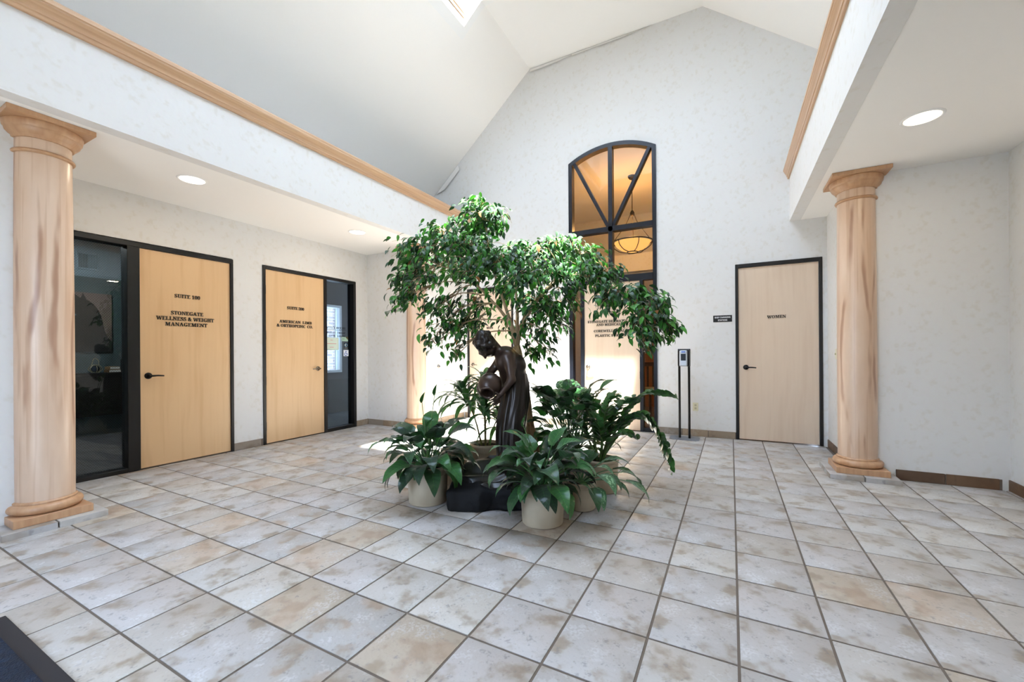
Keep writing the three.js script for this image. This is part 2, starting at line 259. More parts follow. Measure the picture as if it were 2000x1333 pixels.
// dropped soffits with papered beams
for (const [n, x0, x1, f0, f1, lab] of [['left', XL, FL - 0.02, FL - 0.12, FL, 'over the suite doors'], ['right', FR + 0.02, XR, FR, FR + 0.12, 'over the niche by the women’s room']]) {
  struct('ceiling_soffit_' + n, merged([bx(x0, x1, YS, YS + 0.09, ZB, ZF), bx(x0, x1, 3.4, 3.46, ZB, ZF)]), M.soffit, 'flat dropped ceiling ' + lab, 'ceiling');
  struct('wall_beam_' + n, bx(f0, f1, YS - 0.002, 3.5, ZB, ZF), M.paper, 'long white wallpapered beam face ' + lab, 'beam');
}
// tile skirting, one tile after another
const skirtPale = [0, 1, 2].map((k) => new THREE.MeshPhysicalMaterial({ name: 'skirting_tile', map: tileMats[[5, 3, 6][k]].map, color: new THREE.Color([0xd8cdbf, 0xcfc6bc, 0xdccfbd][k]), roughness: 0.5 }));
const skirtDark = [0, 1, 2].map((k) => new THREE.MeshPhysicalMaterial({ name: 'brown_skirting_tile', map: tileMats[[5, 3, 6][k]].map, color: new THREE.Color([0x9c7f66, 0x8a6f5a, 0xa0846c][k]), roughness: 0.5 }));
let skirtN = 0;
function skirting(name, label, runs, mats) {                              // runs: [x0, z0, x1, z1, nx, nz]
  const o = structGroup(name, label, 'baseboard');
  for (const [x0, z0, x1, z1, nx, nz] of runs) {
    const len = Math.hypot(x1 - x0, z1 - z0), n = Math.max(1, Math.ceil(len / T - 0.2));
    part('grout', rb(Math.min(x0, x1) + (nx < 0 ? -0.006 : 0), Math.max(x0, x1) + (nx > 0 ? 0.006 : 0), 0, 0.092, Math.min(z0, z1) + (nz < 0 ? -0.006 : 0), Math.max(z0, z1) + (nz > 0 ? 0.006 : 0), 0.001), M.grout, o);
    for (let k = 0; k < n; k++) {
      const a = k * T, b = Math.min((k + 1) * T - 0.008, len); if (b - a < 0.015) continue;
      const px = (t) => x0 + (x1 - x0) * t / len, pz = (t) => z0 + (z1 - z0) * t / len;
      part('skirting_tile', rb(Math.min(px(a), px(b), px(a) + nx * 0.012), Math.max(px(a), px(b), px(a) + nx * 0.012), 0.001, 0.095, Math.min(pz(a), pz(b), pz(a) + nz * 0.012), Math.max(pz(a), pz(b), pz(a) + nz * 0.012), 0.003), mats[skirtN++ % 3], o);
    }
  }
}
skirting('baseboard_back', 'beige tile skirting along the gabled end wall', [[JL + 0.02, ZB, MX0, ZB, 0, 1], [MX1, ZB, CX0, ZB, 0, 1], [CX1, ZB, WX0, ZB, 0, 1]], skirtPale);
skirting('baseboard_left', 'beige tile skirting beside the suite doors', [[XL, D1B, XL, D2A, 1, 0], [XL, D2B, XL, ZA, 1, 0], [XL, ZE, XL, D1A, 1, 0]], skirtPale);
skirting('baseboard_alcove_left', 'beige tile skirting behind the column next to suite 200', [[XL + 0.02, ZA, JL - 0.2, ZA, 0, 1], [JL, ZA - 0.3, JL, ZB + 0.02, 1, 0]], skirtPale);
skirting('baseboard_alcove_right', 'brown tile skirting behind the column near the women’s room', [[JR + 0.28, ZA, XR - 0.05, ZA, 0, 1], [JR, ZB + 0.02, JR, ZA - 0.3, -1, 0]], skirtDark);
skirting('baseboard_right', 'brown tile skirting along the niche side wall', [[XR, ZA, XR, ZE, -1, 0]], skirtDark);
skirting('baseboard_entry_left', 'beige tile skirting on the return wall by the entrance', [[JL, ZE + 0.3, JL, ZF, 1, 0]], skirtPale);
// ---------------------------------------------------------------- doors and glazed fronts
const fonts = new FontLoader(), serif = await fonts.loadAsync('fonts/droid/droid_serif_bold.typeface.json'), sansB = await fonts.loadAsync('fonts/droid/droid_sans_bold.typeface.json');
function lettering(str, cx, y, w, cap, z, parent, m = M.letter, font = serif, depth = 0.006) {
  const g = new TextGeometry(str, { font, size: 1, depth: 1, curveSegments: 3, bevelEnabled: false }); g.computeBoundingBox(); const b = g.boundingBox;
  g.translate(-(b.min.x + b.max.x) / 2, -(b.min.y + b.max.y) / 2, 0); g.scale(w / (b.max.x - b.min.x), cap / (b.max.y - b.min.y) * (str.includes('&') ? 1.03 : 1), depth); g.translate(cx, y, z);
  g.deleteAttribute('uv'); return part('lettering', g, m, parent);
}
function lever(x, y, z, dir, m, parent) {
  const h = new THREE.Group(); h.name = 'handle'; h.position.set(x, y, z); parent.add(h);
  const rose = lathe([[0, 0], [0.034, 0], [0.034, 0.006], [0.03, 0.011], [0.012, 0.014], [0.011, 0.05], [0, 0.05]], 24); rose.rotateX(Math.PI / 2); part('rosette', rose, m, h);
  part('lever', tube(curve([V3(-dir * 0.008, 0, 0.052), V3(dir * 0.02, 0, 0.058), V3(dir * 0.06, 0.001, 0.058), V3(dir * 0.118, -0.004, 0.052)], 10), [0.011, 0.0115, 0.011, 0.0105, 0.01, 0.0095, 0.009, 0.009, 0.0085, 0.008, 0.007], 10), m, h);
}
const doorTop = DH - 0.052;
// frame pieces in local axes: x along the wall, y up, z out of the wall
function jamb(x0, x1, y0, y1, g, m = M.black, z0 = -0.13, z1 = 0.014) { return part('frame', rb(x0, x1, y0, y1, z0, z1, 0.004), m, g); }
function leafOf(x0, x1, g, m, hingeX, handleX, dir, lm, y1 = doorTop) {
  const leaf = part('door_leaf', rb(x0, x1, 0.012, y1, -0.05, -0.006, 0.002), m, g);
  lever(handleX, 0.985, -0.006, dir, lm, leaf);
  for (const y of [0.24, 0.85, 1.46, 2.07]) part('hinge', new THREE.CylinderGeometry(0.009, 0.009, 0.115, 10).translate(hingeX, y, 0.004), M.black, g);
  return leaf;
}
// wire cast into the sidelights
const wireTex = tex(64, 64, (u, v) => { const a = Math.abs(((u + v) % 1) - 0.5), b = Math.abs(((u - v + 1) % 1) - 0.5), w = Math.min(a, b) < 0.07; return [70, 74, 74, w ? 150 : 0]; });
M.wire = new THREE.MeshStandardMaterial({ name: 'wire_in_glass', map: sized(wireTex, 0.02, 0.026), transparent: true, roughness: 0.6 });
function sidelight(x0, x1, y0, y1, g, wired = true) { const p = part('pane', new THREE.PlaneGeometry(x1 - x0, y1 - y0).translate((x0 + x1) / 2, (y0 + y1) / 2, -0.067), M.tintGlass, g); if (wired) part('wire_mesh', metric(new THREE.PlaneGeometry(x1 - x0, y1 - y0).translate((x0 + x1) / 2, (y0 + y1) / 2, -0.072)), M.wire, p); return p; }

const door1 = structGroup('door_1', 'maple door of suite 100 with black frame and dark sidelight', 'door'); door1.position.x = XL; door1.rotation.y = Math.PI / 2;
jamb(-1.10, -1.05, 0, DH, door1); jamb(-0.59, -0.487, 0, DH - 0.05, door1); jamb(0.403, 0.435, 0, DH - 0.05, door1); jamb(-1.05, 0.435, DH - 0.05, DH, door1); jamb(-1.05, -0.59, 0, 0.045, door1);
sidelight(-1.05, -0.59, 0.045, DH - 0.05, door1);
{ const leaf = leafOf(-0.485, 0.401, door1, M.maple, 0.409, -0.415, 1, M.blackMetal);
  lettering('SUITE 100', -0.05, 1.868, 0.25, 0.042, -0.006, leaf); lettering('STONEGATE', -0.052, 1.676, 0.317, 0.042, -0.006, leaf); lettering('WELLNESS & WEIGHT', -0.062, 1.612, 0.565, 0.042, -0.006, leaf); lettering('MANAGEMENT', -0.057, 1.549, 0.411, 0.042, -0.006, leaf); }
const door2 = structGroup('door_2', 'maple door of suite 200 with black frame and narrow sidelight', 'door'); door2.position.x = XL; door2.rotation.y = Math.PI / 2;
jamb(0.80, 0.84, 0, DH, door2); jamb(1.737, 1.782, 0, DH - 0.04, door2); jamb(2.287, 2.337, 0, DH, door2); jamb(0.84, 2.287, DH - 0.04, DH, door2); jamb(1.782, 2.287, 0, 0.05, door2);
const lite2 = sidelight(1.782, 2.287, 0.05, DH - 0.04, door2, false);
part('wire_mesh', metric(new THREE.PlaneGeometry(0.505, 0.75).translate(2.0345, 0.425, -0.072)), M.wire, lite2);
{ const leaf = leafOf(0.842, 1.735, door2, M.maple, 0.836, 1.63, -1, M.nickel, DH - 0.042);
  lettering('SUITE 200', 1.277, 1.855, 0.259, 0.04, -0.006, leaf); lettering('AMERICAN  LIMB', 1.282, 1.66, 0.494, 0.04, -0.006, leaf); lettering('& ORTHOPEDIC  CO.', 1.272, 1.603, 0.548, 0.04, -0.006, leaf); 
  lettering('OFFICE HOURS', 2.0, 1.615, 0.37, 0.036, -0.0635, lite2, M.letter, serif, 0.001); lettering('MONDAY   FRIDAY', 2.0, 1.538, 0.37, 0.03, -0.0635, lite2, M.letter, serif, 0.001); lettering('8:30AM   5:00PM', 2.0, 1.485, 0.36, 0.03, -0.0635, lite2, M.letter, serif, 0.001);
  part('rule', bx(1.80, 2.2, 1.579, 1.585, -0.0635, -0.0625), M.letter, lite2);
}
const flat = (t, rough = 0.7) => new THREE.MeshStandardMaterial({ map: t, roughness: rough });
const faceUV = (g) => g; // PlaneGeometry keeps its 0..1 uv
function notice(name, label, w, h, x, y, draw, pw = 256) { const o = single(name, new THREE.PlaneGeometry(w, h), flat(canvasTex(pw, Math.round(pw * h / w), draw)), label, 'notice'); o.position.set(XL - 0.0625, y, -x); o.rotation.y = Math.PI / 2; return o; }
notice('paper_notice', 'pale green paper notice with red lines taped on the suite 200 sidelight', 0.262, 0.196, 1.92, 1.363, (c, w, h) => { c.fillStyle = '#d7e4d6'; c.fillRect(0, 0, w, h); c.strokeStyle = '#a9bfa9'; c.lineWidth = 5; c.strokeRect(8, 8, w - 16, h - 16); c.fillStyle = '#d69c98'; c.fillRect(w * 0.42, h * 0.2, w * 0.16, 7); c.fillRect(w * 0.14, h * 0.47, w * 0.7, 9); c.fillRect(w * 0.36, h * 0.76, w * 0.28, 9); });
notice('sticker', 'small green and olive sticker on the suite 200 sidelight', 0.13, 0.07, 2.17, 1.442, (c, w, h) => { c.fillStyle = '#a9c6b2'; c.fillRect(0, 0, w, h); c.fillStyle = '#5c5228'; c.beginPath(); c.moveTo(w * 0.6, 0); c.lineTo(w, 0); c.lineTo(w, h * 0.7); c.fill(); c.fillStyle = '#355a48'; c.fillRect(w * 0.12, h * 0.42, w * 0.35, 10); });
notice('sticker', 'round grey sticker with blue ring on the suite 200 sidelight', 0.075, 0.095, 2.192, 1.335, (c, w, h) => { c.fillStyle = '#15171a'; c.fillRect(0, 0, w, h); c.lineWidth = 34; c.strokeStyle = '#7fa6c0'; c.beginPath(); c.arc(w / 2, h * 0.42, w * 0.32, 0, 7); c.stroke(); c.fillStyle = '#c9c2ae'; c.fillRect(w * 0.3, h * 0.25, w * 0.22, h * 0.3); c.fillRect(w * 0.1, h * 0.86, w * 0.8, 16); });
notice('sticker', 'square white sticker with blue access symbol on the suite 200 sidelight', 0.098, 0.1, 2.193, 1.215, (c, w, h) => { c.fillStyle = '#e6ebf2'; c.fillRect(0, 0, w, h); c.fillStyle = '#2f5fae'; c.beginPath(); c.arc(w * 0.5, h * 0.25, w * 0.1, 0, 7); c.fill(); c.lineWidth = 26; c.strokeStyle = '#2f5fae'; c.beginPath(); c.moveTo(w * 0.5, h * 0.36); c.lineTo(w * 0.5, h * 0.6); c.lineTo(w * 0.76, h * 0.62); c.lineTo(w * 0.86, h * 0.82); c.stroke(); c.beginPath(); c.arc(w * 0.44, h * 0.66, w * 0.24, 0.6, 4.2); c.stroke(); });

function restroom(name, label, x0, x1, text, tx, tw, handleX, hingeX, lm) {
  const d = structGroup(name, label, 'door'); d.position.z = ZB;
  jamb(x0, x0 + 0.036, 0, DH, d); jamb(x1 - 0.036, x1, 0, DH, d); jamb(x0 + 0.036, x1 - 0.036, DH - 0.05, DH, d);
  const leaf = leafOf(x0 + 0.038, x1 - 0.038, d, M.mapleLight, hingeX, handleX, 1, lm);
  lettering(text, tx, 1.655, tw, 0.04, -0.006, leaf); return d;
}
restroom('door_4', 'pale maple women’s room door in black frame', WX0, WX1, 'WOMEN', 0.509, 0.212, 0.157, 0.972, M.blackMetal);
restroom('door_5', 'pale maple men’s room door behind the statue', MX0, MX1, 'MEN', -3.875, 0.14, -4.24, -3.42, M.nickel);

// arched entrance of the inner hall
const door3 = structGroup('door_3', 'tall arched dark metal entrance with pale maple door and amber glazing', 'door'); door3.position.z = ZB;
{ const fm = M.navy, z0 = -0.1, z1 = 0.02, f = 0.06;
  const out = arc(ARCR, ARCY, 20), inn = arc(ARCR - f, ARCY, 20, (CX1 - CX0) / 2 - f);
  part('frame', prism([[CX0, 0], ...out, [CX1, 0], [CX1 - 0.045, 0], ...inn.slice().reverse(), [CX0 + f, 0]], z0, z1), fm, door3);
  const arcAt = (x) => ARCY + Math.sqrt((ARCR - f) ** 2 - (x - ARCX) ** 2);
  part('mullion', bx(ARCX - 0.032, ARCX + 0.032, 2.385, arcAt(ARCX), z0, z1), fm, door3);
  part('transom', bx(CX0 + f, CX1 - 0.045, 3.085, 3.16, z0, z1), fm, door3); part('transom', bx(CX0 + f, CX1 - 0.045, 2.285, 2.385, z0, z1), fm, door3);
  for (const sgn of [-1, 1]) { const x0 = ARCX + sgn * 0.03, x1 = ARCX + sgn * 0.585, y0 = 3.15, y1 = arcAt(x1), L = Math.hypot(x1 - x0, y1 - y0); const g = rb(-0.026, 0.026, 0, L + 0.02, z0 + 0.02, z1 - 0.006, 0.004); g.rotateZ(-Math.atan2(x1 - x0, y1 - y0)); g.translate(x0, y0, 0); part('brace', g, fm, door3); }
  jamb(-2.16, -2.10, 0, 2.285, door3, fm, z0, z1); jamb(-1.235, -1.183, 0, 2.285, door3, fm, z0, z1);
  jamb(CX0 + f, -2.16, 0, 0.06, door3, fm, z0, z1 - 0.004); jamb(-1.183, CX1 - 0.045, 0, 0.06, door3, fm, z0, z1 - 0.004);
  const gp = [[CX0 + f, -2.16, 0.06, 2.285], [-1.183, CX1 - 0.045, 0.06, 2.285], [CX0 + f, ARCX - 0.032, 2.385, 3.085], [ARCX + 0.032, CX1 - 0.045, 2.385, 3.085]];
  for (const [a, b, c, d] of gp) part('pane', new THREE.PlaneGeometry(b - a, d - c).translate((a + b) / 2, (c + d) / 2, -0.047), M.glass, door3);
  for (const [a, b] of [[CX0 + f, ARCX - 0.032], [ARCX + 0.032, CX1 - 0.045]]) { const top = []; for (let k = 0; k <= 8; k++) { const x = b + (a - b) * k / 8; top.push([x, arcAt(x)]); } part('pane', new THREE.ShapeGeometry(new THREE.Shape([[a, 3.16], [b, 3.16], ...top].map(([x, y]) => new THREE.Vector2(x, y)))).translate(0, 0, -0.047), M.glass, door3); }
  const leaf = part('door_leaf', rb(-2.098, -1.237, 0.012, 2.283, -0.05, 0.0, 0.002), M.mapleLight, door3); lever(-2.045, 0.968, 0.0, 1, M.nickel, leaf);
  for (const y of [0.24, 0.85, 1.46, 2.07]) part('hinge', new THREE.CylinderGeometry(0.008, 0.008, 0.115, 10).translate(-1.23, y, 0.012), fm, door3);
  lettering('SUITE 300', -1.667, 1.82, 0.27, 0.038, 0, leaf); lettering('STONEGATE DERMATOLOGY', -1.667, 1.684, 0.755, 0.038, 0, leaf); lettering('AND MEDICAL SPA', -1.655, 1.633, 0.5, 0.038, 0, leaf); lettering('COREWELL  HEALTH', -1.66, 1.535, 0.57, 0.038, 0, leaf); lettering('PLASTIC SURGERY', -1.66, 1.462, 0.53, 0.038, 0, leaf);
}

// ---------------------------------------------------------------- rooms behind the glass
M.hallWall = new THREE.MeshStandardMaterial({ name: 'hall_wallpaper', map: sized(paperTex, 0.9), roughness: 0.85 });
M.hallFloor = new THREE.MeshStandardMaterial({ name: 'hall_carpet', color: new THREE.Color(0x6b5138), roughness: 0.95, bumpMap: sized(paperBump, 0.2), bumpScale: 0.002 });
struct('wall_hall', merged([bx(-4.2, -4.05, -0.1, 4.8, -8.35, ZB - 0.15), bx(0.75, 0.9, -0.1, 4.8, -8.35, ZB - 0.15), bx(-4.05, 0.75, -0.1, 4.8, -8.35, -8.2), bx(-4.05, 0.75, 3.05, 3.45, -7.4, -7.2)]), M.hallWall, 'amber lit walls of the hall beyond the arched glass', 'wall');
struct('floor_hall', bx(-4.2, 0.9, -0.12, -0.004, -8.35, ZB - 0.15), M.hallFloor, 'brown carpet of the hall beyond the arched glass', 'floor');
struct('ceiling_hall', bx(-4.2, 0.9, 4.66, 4.8, -8.35, ZB - 0.15), M.plaster, 'ceiling of the hall beyond the arched glass', 'ceiling');
M.iron = new THREE.MeshStandardMaterial({ name: 'dark_iron', color: new THREE.Color(0x2a211a), roughness: 0.5, metalness: 0.6 });
{ const c = thing('chandelier', 'amber glass bowl chandelier with iron scrolls behind the arched window', 'chandelier', [-1.72, 0, -5.8]), R = 0.38, y0 = 3.36;
  part('canopy', lathe([[0, 4.6], [0.05, 4.6], [0.075, 4.63], [0.08, 4.66], [0, 4.66]], 20), M.iron, c);
  part('chain', tube([V3(0, 4.6, 0), V3(0, 3.95, 0)], 0.008, 6), M.iron, c);
  part('hub', lathe([[0, 3.86], [0.03, 3.88], [0.045, 3.93], [0.02, 3.98], [0, 3.98]], 14), M.iron, c);
  const bowl = []; for (let k = 0; k <= 10; k++) { const a = k / 10 * 1.2; bowl.push([Math.sin(a) * 0.4 * 0.93, y0 - 0.2 + (1 - Math.cos(a)) * 0.3]); }
  part('bowl', lathe(bowl, 28), new THREE.MeshPhysicalMaterial({ name: 'amber_glass_lit', color: new THREE.Color(0xf0c070), roughness: 0.6, emissive: new THREE.Color().setRGB(1.0, 0.5, 0.12), emissiveIntensity: 0.75 }), c);
  part('rim', new THREE.TorusGeometry(R, 0.012, 8, 36).rotateX(Math.PI / 2).translate(0, y0, 0), M.iron, c);
  part('rim', new THREE.TorusGeometry(0.1, 0.01, 8, 24).rotateX(Math.PI / 2).translate(0, y0 - 0.2, 0), M.iron, c);
  for (let k = 0; k < 3; k++) { const a = k / 3 * Math.PI * 2 + 0.4, ca = Math.cos(a), sa = Math.sin(a); part('hanger', tube(curve([V3(0.03 * ca, 3.93, 0.03 * sa), V3(0.12 * ca, 3.72, 0.12 * sa), V3(R * ca, y0, R * sa)], 8), 0.007, 6), M.iron, c); }
  for (let k = 0; k < 6; k++) { const a = k / 6 * Math.PI * 2, ca = Math.cos(a), sa = Math.sin(a); part('scroll', tube(curve([V3(R * ca, y0, R * sa), V3(0.36 * ca, y0 - 0.08, 0.36 * sa), V3(0.24 * ca, y0 - 0.17, 0.24 * sa), V3(0.1 * ca, y0 - 0.2, 0.1 * sa)], 10), 0.008, 6), M.iron, c); }
  const l = new THREE.PointLight(new THREE.Color().setRGB(1, 0.52, 0.17), 3.3); l.position.set(-1.72, 3.62, -5.8); l.castShadow = true; l.shadow.radius = 6; scene.add(l);
}
M.darkWood = new THREE.MeshStandardMaterial({ name: 'dark_wood', color: new THREE.Color(0x4a2c18), roughness: 0.45 });
M.cushion = new THREE.MeshStandardMaterial({ name: 'tan_cushion', color: new THREE.Color(0xa08a60), roughness: 0.9 });
{ const c = thing('wooden_chair', 'dark wooden chair with tan cushion behind the narrow hall sidelight', 'chair', [-1.25, 0, -5.7], 0.5);
  part('seat', rb(-0.25, 0.25, 0.42, 0.45, -0.25, 0.25, 0.01), M.darkWood, c); part('cushion', rb(-0.23, 0.23, 0.45, 0.52, -0.23, 0.23, 0.03, 3), M.cushion, c);
  for (const [x, z] of [[-0.22, -0.22], [0.22, -0.22], [-0.22, 0.22], [0.22, 0.22]]) part('leg', rb(x - 0.02, x + 0.02, 0, 0.42, z - 0.02, z + 0.02, 0.005), M.darkWood, c);
  for (const x of [-0.22, 0.22]) part('back_post', rb(x - 0.02, x + 0.02, 0.45, 0.98, -0.24, -0.2, 0.005), M.darkWood, c);
  part('top_rail', rb(-0.24, 0.24, 0.92, 1.0, -0.245, -0.205, 0.01), M.darkWood, c); for (const x of [-0.11, 0, 0.11]) part('back_slat', rb(x - 0.02, x + 0.02, 0.5, 0.92, -0.23, -0.215, 0.004), M.darkWood, c); }
{ const c = thing('tall_cabinet', 'honey wood cabinet standing behind the hall sidelight', 'cabinet', [-1.75, 0, -7.0]), hw = new THREE.MeshStandardMaterial({ name: 'honey_wood', map: sized(trimTex, 0.4, 1.2), color: new THREE.Color(0xc98d4a), roughness: 0.5 });
  part('body', rb(-0.55, 0.55, 0.0, 1.5, -0.2, 0.16, 0.01), hw, c); for (const s of [-1, 1]) { const d = part('door', rb(s > 0 ? 0.01 : -0.53, s > 0 ? 0.53 : -0.01, 0.08, 1.44, 0.16, 0.18, 0.006), hw, c); part('knob', new THREE.SphereGeometry(0.016, 10, 8).translate(s * 0.05, 0.8, 0.195), M.iron, d); }
  part('cornice', rb(-0.58, 0.58, 1.5, 1.55, -0.22, 0.19, 0.01), hw, c); }
// suite 100 behind its sidelight
M.slate = new THREE.MeshStandardMaterial({ name: 'slate_blue_wall', map: sized(paperTex, 0.9), color: new THREE.Color(0x5d757d), roughness: 0.9 });
M.paleBlue = new THREE.MeshStandardMaterial({ name: 'pale_blue_wall', color: new THREE.Color(0x8ea6b4), roughness: 0.9 });
struct('wall_suite', merged([bx(-8.65, -8.5, -0.1, 2.38, -1.3, 3.1), bx(-8.5, XL - 0.15, -0.1, 3.05, -1.3, -1.2), bx(-8.5, XL - 0.15, -0.1, 3.05, 3.0, 3.1)]), M.slate, 'slate blue wall inside suite 100 seen through its sidelight', 'wall');
struct('wall_suite_upper', bx(-8.65, -8.5, 2.38, 3.05, -1.3, 3.1), M.paleBlue, 'pale blue upper wall inside suite 100', 'wall');
struct('ceiling_suite', bx(-8.65, XL - 0.15, 2.93, 3.05, -1.3, 3.1), M.soffit, 'ceiling inside suite 100', 'ceiling');
const carpetTex = tex(256, 256, (u, v) => mixc([38, 44, 54], [86, 84, 84], step(0.42, 0.62, fbm(u, v, 2, 9, 4, 1))));
struct('floor_suite', bx(-8.65, XL - 0.15, -0.12, -0.002, -1.3, 3.1), new THREE.MeshStandardMaterial({ name: 'striped_carpet', map: sized(carpetTex, 2.2), roughness: 0.95 }), 'dark blue and grey striped carpet inside suite 100', 'floor');
{ const v = thing('wall_vent', 'white slatted air vent on the upper wall of suite 100', 'vent', [-8.5, 2.612, 0.0]);
  part('frame', merged([rb(0, 0.012, -0.13, 0.13, -0.12, -0.1), rb(0, 0.012, -0.13, 0.13, 0.1, 0.12), rb(0, 0.012, -0.13, -0.1, -0.1, 0.1), rb(0, 0.012, 0.1, 0.13, -0.1, 0.1), bx(0, 0.003, -0.1, 0.1, -0.1, 0.1)]), M.paleBlue, v);
  for (let k = 0; k < 14; k++) part('slat', bx(0.003, 0.011, -0.1, 0.1, -0.094 + k * 0.014, -0.088 + k * 0.014), k < 7 ? M.paleBlue : M.slate, v); }
{ const p = thing('framed_painting', 'painting of a dark horse head on the suite 100 wall', 'painting', [-8.498, 1.7, 0.06]);
  const t = canvasTex(512, 560, (c, w, h) => { const g = c.createLinearGradient(0, 0, 0, h); g.addColorStop(0, '#7d6a66'); g.addColorStop(0.5, '#8d7a70'); g.addColorStop(1, '#3a3334'); c.fillStyle = g; c.fillRect(0, 0, w, h);
    c.fillStyle = '#0c0d10'; c.beginPath(); c.moveTo(0, h * 0.3); c.quadraticCurveTo(w * 0.2, h * 0.16, w * 0.36, h * 0.13); c.lineTo(w * 0.3, h * 0.0); c.lineTo(w * 0.46, h * 0.1); c.lineTo(w * 0.5, h * 0.01); c.lineTo(w * 0.56, h * 0.12); c.quadraticCurveTo(w * 0.78, h * 0.2, w * 0.84, h * 0.5); c.quadraticCurveTo(w * 0.88, h * 0.75, w, h * 0.82); c.lineTo(w, h); c.lineTo(0, h); c.fill();
    c.fillStyle = '#24415c'; c.fillRect(w * 0.08, h * 0.4, w * 0.2, h * 0.03); c.fillStyle = '#5d7d90'; c.save(); c.translate(w * 0.3, h * 0.42); c.rotate(-0.5); c.fillRect(-40, -8, 90, 16); c.restore(); });
  part('canvas', new THREE.PlaneGeometry(0.64, 0.88).rotateY(Math.PI / 2).translate(0.022, 0, 0), flat(t), p); part('stretcher', bx(0, 0.02, -0.44, 0.44, -0.32, 0.32), M.black, p); }
{ const c = thing('console_table', 'black console table under the horse painting', 'table', [-8.27, 0, 0.0]);
  part('top', rb(-0.22, 0.2, 0.9, 0.95, -0.75, 0.9, 0.006), M.black, c); part('front_panel', bx(-0.18, -0.1, 0.3, 0.9, -0.7, 0.85), M.black, c); for (const z of [-0.7, 0.85]) for (const x of [-0.18, 0.16]) part('leg', rb(x - 0.02, x + 0.02, 0, 0.9, z - 0.03, z + 0.03, 0.004), M.black, c); }
{ const l = thing('wire_lantern', 'round wire lantern with looped handle on the suite 100 console', 'lantern', [-8.25, 0.95, 0.0]), wm = new THREE.MeshStandardMaterial({ name: 'pale_wire', color: new THREE.Color(0xb8ad8a), roughness: 0.4, metalness: 0.7 });
  for (let k = 0; k < 6; k++) { const a = k / 6 * Math.PI * 2; part('rib', tube(curve([V3(0.03 * Math.cos(a), 0.002, 0.03 * Math.sin(a)), V3(0.075 * Math.cos(a), 0.05, 0.075 * Math.sin(a)), V3(0.04 * Math.cos(a), 0.115, 0.04 * Math.sin(a))], 8), 0.005, 5), wm, l); }
  part('ring', new THREE.TorusGeometry(0.04, 0.005, 6, 20).rotateX(Math.PI / 2).translate(0, 0.115, 0), wm, l); part('handle', tube(curve([V3(0, 0.115, -0.04), V3(0, 0.19, -0.03), V3(0, 0.21, 0.01), V3(0, 0.115, 0.04)], 10), 0.004, 5), wm, l);
  part('glass_ball', new THREE.SphereGeometry(0.048, 18, 12).translate(0, 0.06, 0), new THREE.MeshPhysicalMaterial({ name: 'blue_glass', color: new THREE.Color(0x2f4256), roughness: 0.08, metalness: 0.3 }), l); }
[[0, 0.14, 0x7a5a34, 'brown'], [0.045, 0.12, 0x8c6c44, 'tan']].forEach(([y, w, c, n]) => { const b = thing('book', `${n} book stacked on the suite 100 console`, 'book', [-8.25, 0.95 + y, -0.19]); part('cover', rb(-0.09, 0.09, 0, 0.042, -w / 2, w / 2, 0.003), new THREE.MeshStandardMaterial({ color: new THREE.Color(c), roughness: 0.7 }), b); part('pages', bx(-0.085, 0.092, 0.005, 0.037, -w / 2 + 0.006, w / 2 - 0.006), M.white, b); });
{ const v = thing('vase', 'square dark vase at the end of the suite 100 console', 'vase', [-8.25, 0.95, -0.36]); part('body', rb(-0.06, 0.06, 0, 0.2, -0.06, 0.06, 0.012, 2), M.black, v); part('neck', rb(-0.05, 0.05, 0.2, 0.26, -0.07, 0.05, 0.012, 2), M.black, v); }
{ const l = thing('recessed_light', 'added unseen ceiling light brightening the suite 100 room', 'light', [-7.4, 2.93, 0.9]); part('lens', new THREE.CylinderGeometry(0.1, 0.1, 0.01, 24).translate(0, -0.006, 0), new THREE.MeshStandardMaterial({ name: 'lit_lens', color: 0xffffff, emissive: new THREE.Color().setRGB(1, 0.93, 0.85), emissiveIntensity: 3 }), l);  // invented fixture, out of view, added to brighten the room behind the sidelight
  part('trim_ring', new THREE.TorusGeometry(0.108, 0.01, 8, 28).rotateX(Math.PI / 2), M.white, l);
  const a = new THREE.RectAreaLight(new THREE.Color().setRGB(1, 0.95, 0.9), 260, 0.18, 0.18); a.position.set(-7.4, 2.91, 0.9); a.rotation.x = -Math.PI / 2; scene.add(a); }
// suite 200 behind its sidelight, with an outside window
struct('wall_suite_two', merged([prismX([[-1.45, -0.1], [-1.45, 3.05], [-4.6, 3.05], [-4.6, -0.1]], -7.35, -7.2, [[[-2.6, 0.86], [-3.42, 0.86], [-3.42, 2.16], [-2.6, 2.16]]]), bx(-7.2, XL - 0.15, -0.1, 3.05, -1.45, -1.35), bx(-7.2, XL - 0.15, -0.1, 3.05, -4.7, -4.6)]), new THREE.MeshStandardMaterial({ name: 'grey_room_wall', color: new THREE.Color(0x6b6a68), roughness: 0.9 }), 'dim grey walls inside suite 200', 'wall');
struct('ceiling_suite_two', bx(-7.35, XL - 0.15, 2.93, 3.05, -4.7, -1.35), M.soffit, 'ceiling inside suite 200', 'ceiling');
struct('floor_suite_two', bx(-7.35, XL - 0.15, -0.12, -0.002, -4.7, -1.35), new THREE.MeshStandardMaterial({ name: 'grey_floor', color: new THREE.Color(0x8b8a88), roughness: 0.6 }), 'grey floor inside suite 200', 'floor');
